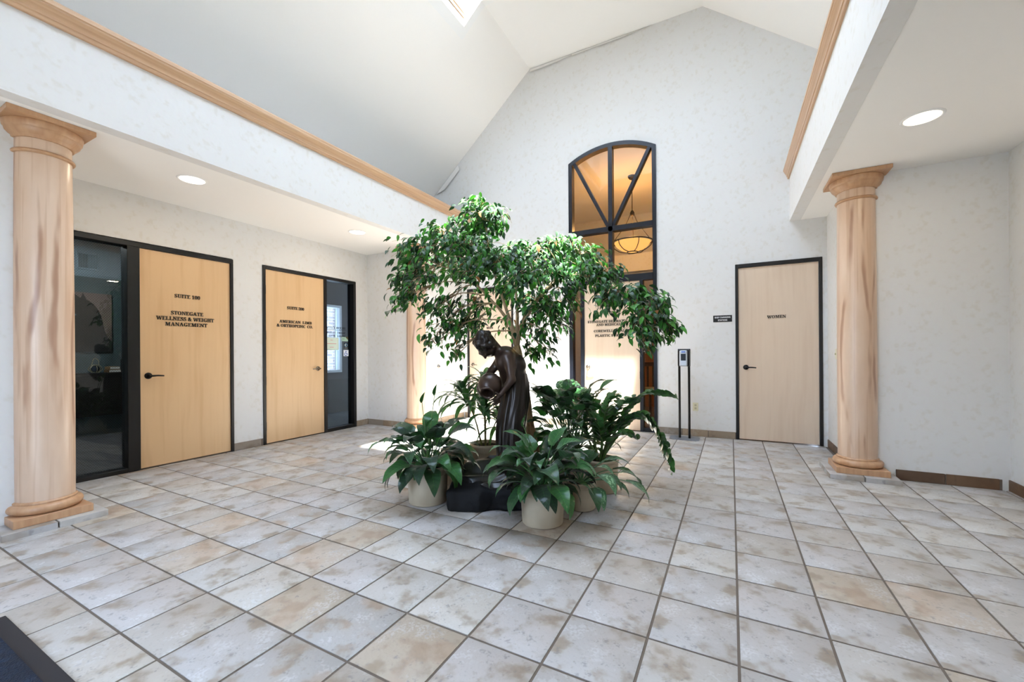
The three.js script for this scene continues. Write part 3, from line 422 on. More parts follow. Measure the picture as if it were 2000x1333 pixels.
{ const w = structGroup('window_2', 'white framed window inside suite 200 facing a brick wall', 'window'); w.position.set(-7.2, 0, 0);
  part('frame', merged([rb(-0.12, 0.02, 0.82, 0.87, -3.46, -2.56), rb(-0.12, 0.02, 2.15, 2.2, -3.46, -2.56), rb(-0.12, 0.02, 0.87, 2.15, -3.46, -3.41), rb(-0.12, 0.02, 0.87, 2.15, -2.61, -2.56)]), M.white, w); part('pane', bx(-0.07, -0.064, 0.87, 2.15, -3.41, -2.61), M.glass, w); }
const brickTex = tex(512, 512, (u, v) => { const r = Math.floor(v * 24), f = v * 24 - r, q = u * 8 + (r & 1) * 0.5, c = Math.floor(q), h = tables[2][(r * 17 + (c & 7)) & 4095]; return f < 0.13 || q - c < 0.05 ? [176, 170, 162] : mixc([132, 118, 116], [96, 84, 86], h); });
struct('wall_neighbour', bx(-9.4, -9.2, -0.1, 5, -8, -1.6), new THREE.MeshStandardMaterial({ name: 'brick_far', map: sized(brickTex, 1.8), roughness: 0.95 }), 'grey brick wall outside the suite 200 window', 'wall');
// ---------------------------------------------------------------- columns
function columnAt(x, z, turn, label) {
  const c = thing('wooden_column', label, 'column', [x, 0, z], 0, 'wooden columns at the alcove corners');
  for (const [ix, iz] of [[-1, -1], [1, -1], [-1, 1], [1, 1]]) { const g = rb(-0.128, 0.128, -0.006, 0.045, -0.128, 0.128, 0.005); const o = part('step_tile', g, tileMats[(ix + iz * 2 + 8) % 5], c); o.position.set(ix * 0.132, 0, iz * 0.132); }
  part('plinth', rb(-0.197, 0.197, 0.045, 0.1, -0.197, 0.197, 0.004), M.plinth, c);
  const tor = []; for (let k = 0; k <= 10; k++) { const a = -Math.PI / 2 + Math.PI * k / 10; tor.push([0.16 + 0.033 * Math.cos(a), 0.133 + 0.033 * Math.sin(a)]); }
  const base = lathe([[0.15, 0.1], ...tor, [0.163, 0.17], [0.163, 0.178], [0.152, 0.186]], 48); part('base_ring', base, M.plinth, c);
  const sh = []; for (let k = 0; k <= 16; k++) { const t = k / 16; sh.push([0.151 - 0.007 * t * t + 0.002 * Math.sin(t * Math.PI), 0.18 + t * (2.735 - 0.18)]); }
  const shaft = lathe(sh, 56); const o = part('shaft', shaft, M.column, c); o.rotation.y = turn;
  part('neck_ring', lathe([[0.144, 2.632], [0.158, 2.634], [0.163, 2.645], [0.158, 2.656], [0.144, 2.658]], 48), M.plinth, c);
  part('capital', lathe([[0.143, 2.735], [0.15, 2.735], [0.158, 2.738], [0.16, 2.75], [0.172, 2.757], [0.188, 2.775], [0.192, 2.79], [0.194, 2.798], [0.2, 2.8], [0.203, 2.815], [0.206, 2.838], [0.2, 2.85]], 48), M.plinth, c);
  part('abacus', rb(-0.22, 0.22, 2.848, 2.884, -0.22, 0.22, 0.004), M.plinth, c);
  return c;
}
columnAt(-4.445, 1.42, 4.1, 'lacquered wooden column in front of the suite 100 sidelight');
columnAt(-4.445, -2.61, 2.0, 'lacquered wooden column between suite 200 and the men’s room');
columnAt(1.055, -2.61, 0.6, 'lacquered wooden column beside the women’s room niche');

// ---------------------------------------------------------------- recessed ceiling lights
const lens = new THREE.MeshStandardMaterial({ name: 'lit_lens', color: 0xffffff, emissive: new THREE.Color().setRGB(1, 0.86, 0.66), emissiveIntensity: 2.2 });
for (const [x, z, label] of [[-4.57, 0.42, 'round recessed light in front of the wellness suite with the horse painting'], [-4.57, -1.56, 'round recessed light in front of the orthopedic suite with posted notices'], [1.21, -1.54, 'round recessed light in the soffit by the women’s room column'], [1.21, 0.42, 'round recessed light in the niche soffit near the entrance']]) {
  const l = thing('recessed_light', label, 'light', [x, YS, z], 0, 'recessed soffit lights');
  part('trim_ring', lathe([[0.1, -0.001], [0.104, -0.007], [0.116, -0.008], [0.122, -0.001]], 36), M.white, l);
  part('lens', new THREE.CylinderGeometry(0.1, 0.1, 0.003, 36).translate(0, -0.003, 0), lens, l);
  const a = new THREE.RectAreaLight(new THREE.Color().setRGB(1, 0.84, 0.62), 40, 0.17, 0.17); a.position.set(x, YS - 0.012, z); a.rotation.x = -Math.PI / 2; scene.add(a);
}
// ---------------------------------------------------------------- small fittings
{ const s = thing('hand_sanitizer_stand', 'black two-post hand sanitizer stand with silver dispenser by the wall', 'dispenser', [-0.595, 0, -3.68]), grey2 = new THREE.MeshStandardMaterial({ name: 'grey_steel', color: new THREE.Color(0x8a919c), roughness: 0.35, metalness: 0.6 }), silver = new THREE.MeshStandardMaterial({ name: 'silver_plastic', color: new THREE.Color(0xb9bec4), roughness: 0.35, metalness: 0.4 });
  const sh = new THREE.Shape(); sh.moveTo(-0.15, -0.13); sh.lineTo(0.15, -0.13); sh.lineTo(0.19, -0.09); sh.lineTo(0.19, 0.09); sh.lineTo(0.15, 0.13); sh.lineTo(-0.15, 0.13); sh.lineTo(-0.19, 0.09); sh.lineTo(-0.19, -0.09);
  part('base_plate', new THREE.ExtrudeGeometry(sh, { depth: 0.008, bevelEnabled: false }).rotateX(-Math.PI / 2), grey2, s);
  for (const x of [-0.062, 0.062]) part('post', tube([V3(x, 0.008, 0), V3(x, 1.16, 0)], 0.0155, 12), M.blackMetal, s);
  part('bracket', rb(-0.08, 0.08, 1.0, 1.24, -0.02, 0.02, 0.006), M.blackMetal, s);
  part('housing', rb(-0.075, 0.075, 1.0, 1.23, 0.0, 0.09, 0.02, 3), M.blackMetal, s);
  const f = part('front_cover', rb(-0.052, 0.052, 1.0, 1.22, 0.03, 0.104, 0.018, 3), silver, s); part('window', rb(-0.032, 0.032, 1.08, 1.175, 0.098, 0.107, 0.004), M.blackMetal, f);
  part('badge', bx(-0.026, 0.026, 1.19, 1.207, 0.1, 0.106), new THREE.MeshStandardMaterial({ name: 'blue_badge', color: new THREE.Color(0x3c5bb0), roughness: 0.4 }), f); }
{ const o = thing('wall_outlet', 'ivory wall outlet low on the end wall by the sanitizer stand', 'outlet', [-0.471, 0.416, ZB]), iv = new THREE.MeshStandardMaterial({ name: 'ivory_plastic', color: new THREE.Color(0xd8d2b4), roughness: 0.4 });
  part('cover_plate', rb(-0.036, 0.036, -0.058, 0.058, 0, 0.007, 0.003), iv, o); for (const y of [-0.022, 0.022]) part('socket', rb(-0.014, 0.014, y - 0.015, y + 0.015, 0.005, 0.009, 0.003), new THREE.MeshStandardMaterial({ name: 'ivory_dark', color: new THREE.Color(0xb9b294), roughness: 0.4 }), o);
  const w = thing('light_switch', 'ivory light switch on the return wall by the women’s room', 'switch', [JR, 1.165, -3.445]); part('cover_plate', rb(-0.007, 0, -0.058, 0.058, -0.036, 0.036, 0.003), iv, w); part('toggle', rb(-0.018, -0.006, -0.012, 0.012, -0.006, 0.006, 0.002), iv, w); }
{ const d = thing('door_stop', 'round metal wall bumper on the return wall by the men’s room', 'bumper', [JL, 0.978, -3.158]); const g = lathe([[0, 0.03], [0.012, 0.03], [0.02, 0.024], [0.022, 0.012], [0.03, 0.008], [0.03, 0]], 20); g.rotateZ(-Math.PI / 2); part('rubber', g, M.nickel, d); part('cap', new THREE.SphereGeometry(0.011, 10, 8).translate(0.03, 0, 0), M.black, d); }
{ const t = canvasTex(512, 192, (c, w, h) => { c.fillStyle = '#0f0f12'; c.fillRect(0, 0, w, h); c.fillStyle = '#f2f2f4'; c.font = 'bold 62px sans-serif'; c.textAlign = 'center'; c.textBaseline = 'middle'; c.save(); c.translate(w / 2, h * 0.3); c.scale(0.86, 1); c.fillText('BABY CHANGING', 0, 0); c.restore(); c.fillText('STATION', w / 2, h * 0.73); });
  const s = thing('wall_sign', 'small black sign reading baby changing station beside the women’s room', 'sign', [-0.121, 1.655, ZB]); part('plate', rb(-0.116, 0.116, -0.046, 0.046, 0, 0.004, 0.001), M.black, s); part('print', new THREE.PlaneGeometry(0.23, 0.09).translate(0, 0, 0.0048), flat(t, 0.4), s); }
const matTex = tex(256, 256, (u, v) => mixc([6, 16, 32], [22, 42, 66], fbm(u, v, 40, 40, 4, 1) * step(0.3, 0.7, fbm(u, v, 12, 12, 3, 0)))), matBump = tex(256, 256, (u, v) => grey(fbm(u, v, 60, 60, 3, 1)), false);
{ const m = thing('entrance_mat', 'dark navy entrance mat with black rubber border', 'mat', [-2.05, 0, 2.66]);
  part('border', rb(-0.94, 0.94, 0.001, 0.01, -0.76, 0.76, 0.004), new THREE.MeshStandardMaterial({ name: 'mat_rubber', color: new THREE.Color(0x1c1a1f), roughness: 0.7 }), m);
  part('carpet_pile', bx(-0.88, 0.88, 0.008, 0.016, -0.7, 0.7), new THREE.MeshStandardMaterial({ name: 'navy_pile', map: sized(matTex, 0.5), bumpMap: sized(matBump, 0.25), bumpScale: 0.004, roughness: 1 }), m); }
// loose strips of wallpaper curling off along the ceiling line
{ const peel = (label, pts, w, out) => { const g = tube(pts.map(([x, y, z]) => V3(x, y, z)), 0.001, 3); const sh = []; pts.forEach(([x, y, z], k) => sh.push([x, y, z])); const pos = [], idx = [], uv = []; sh.forEach(([x, y, z], k) => { const e = k === sh.length - 1 ? 0.2 : 1; pos.push(x, y, z + 0.004, x + out[0] * e, y - w * e, z + 0.012 + out[1] * e, x + out[0] * e * 0.9, y - w * e * 0.98, z + 0.01 + out[1] * e, x, y, z + 0.002); uv.push(k, 0, k, 1, k, 1, k, 0); }); for (let k = 0; k < sh.length - 1; k++) for (let q = 0; q < 4; q++) { const a = k * 4 + q, b = k * 4 + (q + 1) % 4; idx.push(a, b, a + 4, b, b + 4, a + 4); } const h = new THREE.BufferGeometry(); h.setAttribute('position', new THREE.Float32BufferAttribute(pos, 3)); h.setAttribute('uv', new THREE.Float32BufferAttribute(uv, 2)); h.setIndex(idx); h.computeVertexNormals(); single('loose_wallpaper', h, M.plaster, label, 'wallpaper'); };
  peel('loose wallpaper edge along the flat top of the end wall', [[-3.03, 6.05, ZB], [-2.75, 6.055, ZB], [-2.5, 6.06, ZB], [-2.3, 6.06, ZB]], 0.05, [0, 0.012]);
  peel('second loose wallpaper edge near the ridge of the end wall', [[-2.28, 6.062, ZB], [-1.9, 6.064, ZB], [-1.45, 6.065, ZB], [-1.05, 6.066, ZB]], 0.035, [0, 0.008]);
  peel('curled wallpaper flap low on the sloping ceiling edge', [[-4.55, 4.74, ZB], [-4.72, 4.59, ZB], [-4.9, 4.43, ZB], [-5.05, 4.3, ZB]], 0.1, [0.06, 0.02]); }
// ---------------------------------------------------------------- isosurface helper (naive surface nets)
function isosurface(sdf, lo, hi, cell) {
  const n = [0, 1, 2].map((k) => Math.ceil((hi[k] - lo[k]) / cell) + 1), [nx, ny, nz] = n, f = new Float32Array(nx * ny * nz), at = (i, j, k) => (k * ny + j) * nx + i;
  for (let k = 0; k < nz; k++) for (let j = 0; j < ny; j++) for (let i = 0; i < nx; i++) f[at(i, j, k)] = sdf(lo[0] + i * cell, lo[1] + j * cell, lo[2] + k * cell);
  const vid = new Int32Array(nx * ny * nz).fill(-1), pos = [], idx = [];
  const E = [[0, 1], [2, 3], [4, 5], [6, 7], [0, 2], [1, 3], [4, 6], [5, 7], [0, 4], [1, 5], [2, 6], [3, 7]], C = [...Array(8).keys()].map((c) => [c & 1, c >> 1 & 1, c >> 2 & 1]);
  for (let k = 0; k < nz - 1; k++) for (let j = 0; j < ny - 1; j++) for (let i = 0; i < nx - 1; i++) {
    const v = C.map(([a, b, c]) => f[at(i + a, j + b, k + c)]); const neg = v.filter((x) => x < 0).length; if (neg === 0 || neg === 8) continue;
    let x = 0, y = 0, z = 0, m = 0;
    for (const [p, q] of E) if ((v[p] < 0) !== (v[q] < 0)) { const t = v[p] / (v[p] - v[q]); x += C[p][0] + (C[q][0] - C[p][0]) * t; y += C[p][1] + (C[q][1] - C[p][1]) * t; z += C[p][2] + (C[q][2] - C[p][2]) * t; m++; }
    vid[at(i, j, k)] = pos.length / 3; pos.push(lo[0] + (i + x / m) * cell, lo[1] + (j + y / m) * cell, lo[2] + (k + z / m) * cell);
  }
  const quad = (a, b, c, d, flip) => { if (a < 0 || b < 0 || c < 0 || d < 0) return; flip ? idx.push(a, c, b, a, d, c) : idx.push(a, b, c, a, c, d); };
  for (let k = 1; k < nz - 1; k++) for (let j = 1; j < ny - 1; j++) for (let i = 1; i < nx - 1; i++) {
    const s = f[at(i, j, k)] < 0;
    if (s !== f[at(i + 1, j, k)] < 0) quad(vid[at(i, j - 1, k - 1)], vid[at(i, j, k - 1)], vid[at(i, j, k)], vid[at(i, j - 1, k)], !s);
    if (s !== f[at(i, j + 1, k)] < 0) quad(vid[at(i - 1, j, k - 1)], vid[at(i - 1, j, k)], vid[at(i, j, k)], vid[at(i, j, k - 1)], !s);
    if (s !== f[at(i, j, k + 1)] < 0) quad(vid[at(i - 1, j - 1, k)], vid[at(i, j - 1, k)], vid[at(i, j, k)], vid[at(i - 1, j, k)], !s);
  }
  const g = new THREE.BufferGeometry(); g.setAttribute('position', new THREE.Float32BufferAttribute(pos, 3)); g.setIndex(idx); g.computeVertexNormals(); return g;
}
const capsule = (x, y, z, a, b, ra, rb2) => { const bx_ = b[0] - a[0], by = b[1] - a[1], bz = b[2] - a[2], px = x - a[0], py = y - a[1], pz = z - a[2], t = sat((px * bx_ + py * by + pz * bz) / (bx_ * bx_ + by * by + bz * bz)); return Math.hypot(px - bx_ * t, py - by * t, pz - bz * t) - (ra + (rb2 - ra) * t); };
const smin = (a, b, k) => { const h = sat(0.5 + 0.5 * (b - a) / k); return b + (a - b) * h - k * h * (1 - h); };
// ---------------------------------------------------------------- bronze water carrier on her rock
// axes of the figure: x to the viewer's right, y up, z towards the viewer
const bronzeTex = tex(256, 256, (u, v) => mixc([42, 32, 28], [78, 60, 50], step(0.4, 0.75, fbm(u, v, 8, 8, 5, 1))));
M.bronze = new THREE.MeshPhysicalMaterial({ name: 'dark_bronze', color: new THREE.Color(0x1d1614), roughness: 0.36, metalness: 0.55, clearcoat: 0.3, clearcoatRoughness: 0.3 });
M.bronzeSkin = new THREE.MeshPhysicalMaterial({ name: 'brown_bronze', color: new THREE.Color(0x3a2b24), roughness: 0.34, metalness: 0.45, clearcoat: 0.3, clearcoatRoughness: 0.28 });
{ const st = thing('bronze_statue', 'dark bronze statue of a woman pouring from a round jug', 'statue', [-1.695, 0, -0.55], 0.48737);
  // the dress: straight gathered skirt from the waist to the rock, with a sash
  const folds = (a, y) => 0.007 * Math.sin(a * 9 + 2.2 * Math.sin(y * 3)) + 0.004 * Math.sin(a * 17 + y * 7);
  const dress = isosurface((x, y, z) => {
    const t = sat((y - 0.2) / 0.85), cx = 0.03 + 0.055 * step(0.3, 0.8, t) + 0.008 * Math.sin(t * 7), cz = -0.01 - 0.02 * t, a = Math.atan2(z - cz, x - cx);
    const rx = 0.108 + 0.018 * Math.sin(t * 3.1) - 0.02 * step(0.85, 1, t), rz = 0.105 + 0.012 * Math.sin(t * 3), r = Math.hypot((x - cx) / rx, (z - cz) / rz);
    let d = (r - 1) * 0.105 - folds(a, y) * (1 - 0.6 * t); d = Math.max(d, y - 1.03, 0.235 - y);
    const shell = smin(capsule(x, y, z, [0.05, 0.98, -0.015], [0.055, 1.1, -0.02], 0.106, 0.107), capsule(x, y, z, [0.055, 1.1, -0.02], [0.02, 1.17, -0.03], 0.107, 0.082), 0.05) - 0.003 * Math.sin(y * 70 + x * 40); d = smin(d, Math.max(shell, 0.045 - x + 0.5 * Math.max(0, z - 0.02), y - 1.19), 0.02);
    d = smin(d, capsule(x, y, z, [0.15, 0.83, -0.02], [0.135, 0.66, 0.0], 0.025, 0.018), 0.04);      // sash end at the hip
    return smin(d, capsule(x, y, z, [-0.02, 0.33, 0.07], [0.02, 0.28, 0.08], 0.035, 0.045), 0.05);
  }, [-0.16, 0.18, -0.19], [0.24, 1.24, 0.19], 0.0095);
  part('dress', dress, M.bronze, st);
  // body: bent back, bowed neck, both arms round the jug, one hand with five fingers each side
  const A = [0.05, 0.98, -0.015], B = [0.055, 1.1, -0.02], S = [0.012, 1.185, -0.01], N = [-0.06, 1.215, 0.01], H = [-0.115, 1.24, 0.03];
  const RS = [0.028, 1.178, 0.075], RE = [0.052, 0.985, 0.13], RW = [-0.035, 0.875, 0.165], LS = [-0.035, 1.165, -0.085], LE = [-0.115, 1.055, -0.06], LW = [-0.205, 0.95, 0.03];
  const bodySdf = (x, y, z) => {
    let d = capsule(x, y, z, A, B, 0.098, 0.1); d = smin(d, capsule(x, y, z, B, S, 0.1, 0.075), 0.06); d = smin(d, capsule(x, y, z, [-0.03, 1.13, 0.035], [-0.015, 1.115, -0.06], 0.05, 0.05), 0.05);
    d = smin(d, capsule(x, y, z, S, N, 0.05, 0.04), 0.05); d = smin(d, capsule(x, y, z, [S[0], S[1], 0.06], [S[0] - 0.03, S[1] - 0.005, -0.075], 0.05, 0.05), 0.04);
    d = smin(d, capsule(x, y, z, RS, RE, 0.043, 0.033), 0.03); d = smin(d, capsule(x, y, z, RE, RW, 0.034, 0.022), 0.018);
    d = smin(d, capsule(x, y, z, LS, LE, 0.04, 0.031), 0.03); return smin(d, capsule(x, y, z, LE, LW, 0.032, 0.021), 0.018);
  };
  const body = isosurface(bodySdf, [-0.27, 0.82, -0.17], [0.19, 1.32, 0.22], 0.0085);
  const fine = [];
  const fingers = (w, dirs) => isosurface((x, y, z) => { let d = 1; for (const [a, b, c, r] of dirs) { d = Math.min(d, smin(capsule(x, y, z, a, b, r * 1.08, r), capsule(x, y, z, b, c, r, r * 0.72), 0.004)); } return smin(d, capsule(x, y, z, w[0], w[1], 0.019, 0.022), 0.012); }, w[2], w[3], 0.0038);
  // right hand spread under the shoulder of the jug
  fine.push(fingers([RW, [-0.065, 0.845, 0.165], [-0.17, 0.765, 0.1], [0.0, 0.91, 0.23]], [0, 1, 2, 3].map((k) => [[-0.062 + k * 0.006, 0.85 - k * 0.012, 0.172 - k * 0.006], [-0.095 + k * 0.008, 0.838 - k * 0.015, 0.188 - k * 0.008], [-0.128 + k * 0.012, 0.826 - k * 0.015 + [0, 0, 0.002, 0.006][k], 0.19 - k * 0.012], 0.0085 - (k === 3 ? 0.001 : 0)]).concat([[[-0.05, 0.872, 0.178], [-0.07, 0.888, 0.19], [-0.092, 0.897, 0.196], 0.009]])));
  // left hand round the far side of the jug
  fine.push(fingers([LW, [-0.218, 0.915, 0.05], [-0.28, 0.82, -0.02], [-0.15, 1.0, 0.14]], [0, 1, 2, 3].map((k) => [[-0.222 + k * 0.003, 0.925 - k * 0.014, 0.058], [-0.226 + k * 0.006, 0.905 - k * 0.015, 0.085], [-0.214 + k * 0.008, 0.888 - k * 0.012, 0.112], 0.0083]).concat([[[-0.21, 0.945, 0.06], [-0.2, 0.958, 0.085], [-0.185, 0.962, 0.105], 0.0088]])));
  part('body', merged([body, ...fine].map((g) => { g.setAttribute('uv', new THREE.Float32BufferAttribute(new Float32Array(g.attributes.position.count * 2), 2)); return g; })), M.bronzeSkin, st);
  // head bowed to the left: skull, jaw, nose, brow, lips, ear
  const hx = -0.148, hy = 1.262, hz = 0.05, up = [-0.62, 0.22, 0.753], fwd = [-0.254, -0.965, 0.073];
  const face = (a, b, c) => { const s = [fwd[1] * up[2] - fwd[2] * up[1], fwd[2] * up[0] - fwd[0] * up[2], fwd[0] * up[1] - fwd[1] * up[0]]; return [hx + fwd[0] * a + up[0] * b + s[0] * c, hy + fwd[1] * a + up[1] * b + s[1] * c, hz + fwd[2] * a + up[2] * b + s[2] * c]; };
  const head = isosurface((x, y, z) => {
    let d = Math.hypot(x - hx, y - hy, z - hz) - 0.066; d = smin(d, capsule(x, y, z, face(0.028, -0.02, 0), face(0.042, -0.062, 0), 0.046, 0.024), 0.03);
    d = smin(d, capsule(x, y, z, face(0.07, 0.004, 0), face(0.082, -0.022, 0), 0.006, 0.0085), 0.01); d = smin(d, capsule(x, y, z, face(0.064, 0.012, -0.03), face(0.064, 0.012, 0.03), 0.007, 0.007), 0.012);
    d = smin(d, capsule(x, y, z, face(0.066, -0.041, -0.012), face(0.066, -0.041, 0.012), 0.005, 0.005), 0.006); for (const c of [-1, 1]) { d = Math.max(d, -(capsule(x, y, z, face(0.074, -0.002, c * 0.024), face(0.073, -0.002, c * 0.02), 0.008, 0.008))); d = smin(d, capsule(x, y, z, face(-0.002, -0.005, c * 0.066), face(-0.004, -0.03, c * 0.063), 0.011, 0.007), 0.005); }
    return smin(d, capsule(x, y, z, N, face(-0.03, -0.04, 0), 0.038, 0.036), 0.025);
  }, [-0.26, 1.13, -0.07], [-0.02, 1.38, 0.16], 0.0042);
  for (const [g] of [[head]]) g.translate(-hx, -hy, -hz).scale(1.2, 1.2, 1.2).translate(hx - 0.008, hy + 0.004, hz);
  part('head', head, M.bronzeSkin, st);
  const hr = rng(77), curls = []; for (let k = 0; k < 46; k++) { const b = hr() * 6.283, q = 0.15 + hr() * 1.35, c = face(-0.012 - Math.cos(q) * 0.02 + (q < 0.5 ? 0.0 : 0), Math.cos(q) * 0.074 + 0.008, 0), e = face(-0.01 + Math.sin(q) * Math.cos(b) * 0.066 - 0.008, Math.cos(q) * 0.07 + 0.012, Math.sin(q) * Math.sin(b) * 0.07); curls.push([...e, 0.013 + hr() * 0.011]); }
  const hair = isosurface((x, y, z) => { let d = Math.hypot(x - face(-0.014, 0.014, 0)[0], y - face(-0.014, 0.014, 0)[1], z - face(-0.014, 0.014, 0)[2]) - 0.07; for (const c of curls) d = smin(d, Math.hypot(x - c[0], y - c[1], z - c[2]) - c[3], 0.008);
    const k = face(-0.055, 0.07, 0); d = smin(d, Math.hypot(x - k[0], y - k[1], z - k[2]) - 0.035 - 0.005 * Math.sin(x * 190) * Math.sin(z * 170 + y * 60), 0.015);
    const cut = (x - hx) * fwd[0] + (y - hy) * fwd[1] + (z - hz) * fwd[2] - 0.03 - 0.35 * ((x - hx) * up[0] + (y - hy) * up[1] + (z - hz) * up[2]); return Math.max(d, cut) + 0.002 * Math.sin(x * 210 + y * 120) * Math.sin(z * 180 - y * 90); }, [-0.29, 1.14, -0.09], [-0.01, 1.43, 0.18], 0.005);
  hair.translate(-hx, -hy, -hz).scale(1.22, 1.22, 1.22).translate(hx - 0.008, hy + 0.004, hz);
  part('hair', hair, M.bronze, st);
  // the jug: belly, neck and rolled lip tipped towards the viewer
  const jug = lathe([[0, -0.098], [0.03, -0.094], [0.062, -0.076], [0.088, -0.042], [0.098, 0], [0.09, 0.04], [0.068, 0.07], [0.05, 0.082], [0.046, 0.088], [0.052, 0.098], [0.06, 0.104], [0.058, 0.114], [0.048, 0.116], [0.04, 0.108], [0.034, 0.088], [0.034, 0.02], [0, 0.02]], 36);
  const jo = part('jug', jug, M.bronzeSkin, st); jo.position.set(-0.122, 0.95, 0.13); jo.quaternion.setFromUnitVectors(V3(0, 1, 0), V3(-0.16, -0.56, 0.81).normalize());
}
// rock basin the figure stands on: lumpy black stone with a crumpled, glossy upper shelf
const rockN = (x, y, z) => vnoise(x * 9 + 20, z * 9 + y * 5 + 20, 64, 64, 0) * 0.6 + vnoise(x * 21 + 9, z * 21 + y * 17 + 5, 64, 64, 1) * 0.3;
{ const r = thing('rock_basin', 'low black rock basin with crumpled glossy shelf under the statue', 'fountain', [-1.735, 0, -0.43], 0.48737);
  const g = isosurface((x, y, z) => { const q = [Math.abs(x) - 0.3, Math.abs(y - 0.07) - 0.05, Math.abs(z + 0.02) - 0.22], box = Math.hypot(Math.max(q[0], 0), Math.max(q[1], 0), Math.max(q[2], 0)) + Math.min(Math.max(...q), 0) - 0.045; return Math.max(box - 0.06 * (vnoise(x * 7 + 20, z * 7 + y * 6 + 20, 64, 64, 0) - 0.5) - 0.04 * (rockN(x * 1.3, y * 2, z * 1.3) - 0.35), 0.001 - y); }, [-0.42, -0.02, -0.36], [0.42, 0.23, 0.34], 0.012);
  part('lower_rock', g, new THREE.MeshPhysicalMaterial({ name: 'black_stone', color: new THREE.Color(0x08080a), roughness: 0.7, specularIntensity: 0.5 }), r);
  const s = isosurface((x, y, z) => { const tilt = 0.215 - 0.22 * (z + 0.02) - 0.02 * x, e = Math.hypot(x / 0.29, (z + 0.06) / 0.24) - 1; return Math.max((y - tilt - 0.016 * Math.sin(z * 34 + x * 9 + 5 * vnoise(x * 6 + 9, z * 6 + 9, 64, 64, 2)) - 0.03 * (vnoise(x * 8 + 20, z * 8 + 20, 64, 64, 0) - 0.45)) * 0.8, e * 0.2 - 0.03 * (rockN(x, y, z) - 0.4), 0.11 - y); }, [-0.36, 0.09, -0.36], [0.36, 0.33, 0.25], 0.0095);
  part('crumpled_shelf', s, new THREE.MeshPhysicalMaterial({ name: 'wet_black_sheet', color: new THREE.Color(0x0c0c0f), roughness: 0.34, clearcoat: 0.25, clearcoatRoughness: 0.25 }), r);
}
// ---------------------------------------------------------------- leaves
// a leaf in its own x-y plane: stalk, then blade; returns one small geometry growing from the origin
function leafGeo({ stalk = 0.25, L = 0.24, W = 0.09, lean = 0.5, bend = 1.2, droop = 0.8, fold = 0.25, seg = 6, tip = 1.5, r = 0.0035, wave = 0, base = 0.55 }) {
  const pos = [], uv = [], idx = [], path = [], n1 = stalk > 0 ? 6 : 0; let a = lean, p = [0, 0];
  const put = (i) => { path.push([p[0], p[1], a]); };
  put(); for (let i = 1; i <= n1; i++) { a = lean + bend * 0.5 * (i / n1) ** 2; p = [p[0] + Math.sin(a) * stalk / n1, p[1] + Math.cos(a) * stalk / n1]; put(); }
  if (n1) for (let i = 0; i <= n1; i++) { const [x, y, w] = path[i], rr = r * (1.25 - 0.5 * i / n1); for (let k = 0; k < 4; k++) { const q = k * Math.PI / 2; pos.push(x + Math.cos(w) * Math.cos(q) * rr, y - Math.sin(w) * Math.cos(q) * rr, Math.sin(q) * rr); uv.push(0.5, 0.03); } }
  for (let i = 0; i < n1; i++) for (let k = 0; k < 4; k++) { const q = i * 4 + k, s = i * 4 + (k + 1) % 4; idx.push(q, s, q + 4, s, s + 4, q + 4); }
  const o = pos.length / 3, a0 = a;
  for (let i = 0; i <= seg; i++) {
    const t = i / seg; if (i) { a = a0 + bend * 0.5 * t + droop * t * t; p = [p[0] + Math.sin(a) * L / seg, p[1] + Math.cos(a) * L / seg]; }
    const w = i === seg ? 0.0008 : W * 0.5 * Math.pow(Math.sin(Math.PI * Math.pow(Math.min(1, t * 0.96 + 0.02), base)), 0.8) * (1 - Math.pow(t, 5) * (tip - 1) * 0.6), nx = -Math.cos(a), ny = Math.sin(a), up = w * fold, wv = wave * Math.sin(t * 11);
    for (const s of [-1, 0, 1]) { const h = s ? up + wv * s * w : 0; pos.push(p[0] + nx * h * 1, p[1] + ny * h, s * w); uv.push(0.5 + s * 0.5, 0.06 + 0.94 * t); }
  }
  for (let i = 0; i < seg; i++) for (const s of [0, 1]) { const q = o + i * 3 + s; idx.push(q, q + 1, q + 3, q + 1, q + 4, q + 3); }
  const g = new THREE.BufferGeometry(); g.setAttribute('position', new THREE.Float32BufferAttribute(pos, 3)); g.setAttribute('uv', new THREE.Float32BufferAttribute(uv, 2)); g.setIndex(idx); g.computeVertexNormals(); return g;
}
function leafTex(base, vein, edge, side = 9, blotch = null) {
  return tex(128, 256, (u, v) => { const x = Math.abs(u - 0.5) * 2, q = (v * side - x * 1.1), f = Math.abs(q - Math.round(q)); let c = mixc(base, edge, 0.5 * step(0.75, 1, x) + 0.3 * (fbm(u, v, 6, 8, 3, 1) - 0.4));
    c = mixc(c, vein, 0.55 * step(0.09, 0.0, f) * (1 - x * 0.6) + 0.7 * step(0.05, 0.0, x)); if (blotch) c = mixc(c, blotch, 0.8 * step(0.5, 0.6, fbm(u, v, 6, 12, 4, 2)) * step(0.9, 0.5, x)); return c; });
}
const leafBump = tex(128, 256, (u, v) => { const x = Math.abs(u - 0.5) * 2, q = v * 9 - x * 1.1, f = Math.abs(q - Math.round(q)) * 2; return grey(0.35 + 0.6 * f * (1 - step(0.06, 0, x))); }, false);
const leafMat = (name, map, extra = {}) => new THREE.MeshPhysicalMaterial({ name, map, roughness: 0.9, clearcoat: 0.55, clearcoatRoughness: 0.18, transmission: 0.22, thickness: 0, bumpMap: leafBump, bumpScale: 0.002, ...extra });
const lilyMats = [leafMat('lily_leaf', leafTex([20, 66, 26], [56, 116, 48], [36, 88, 26])), leafMat('lily_leaf_bright', leafTex([30, 92, 30], [76, 140, 52], [56, 110, 30])), leafMat('lily_leaf_deep', leafTex([12, 48, 22], [40, 92, 44], [28, 66, 22]))];
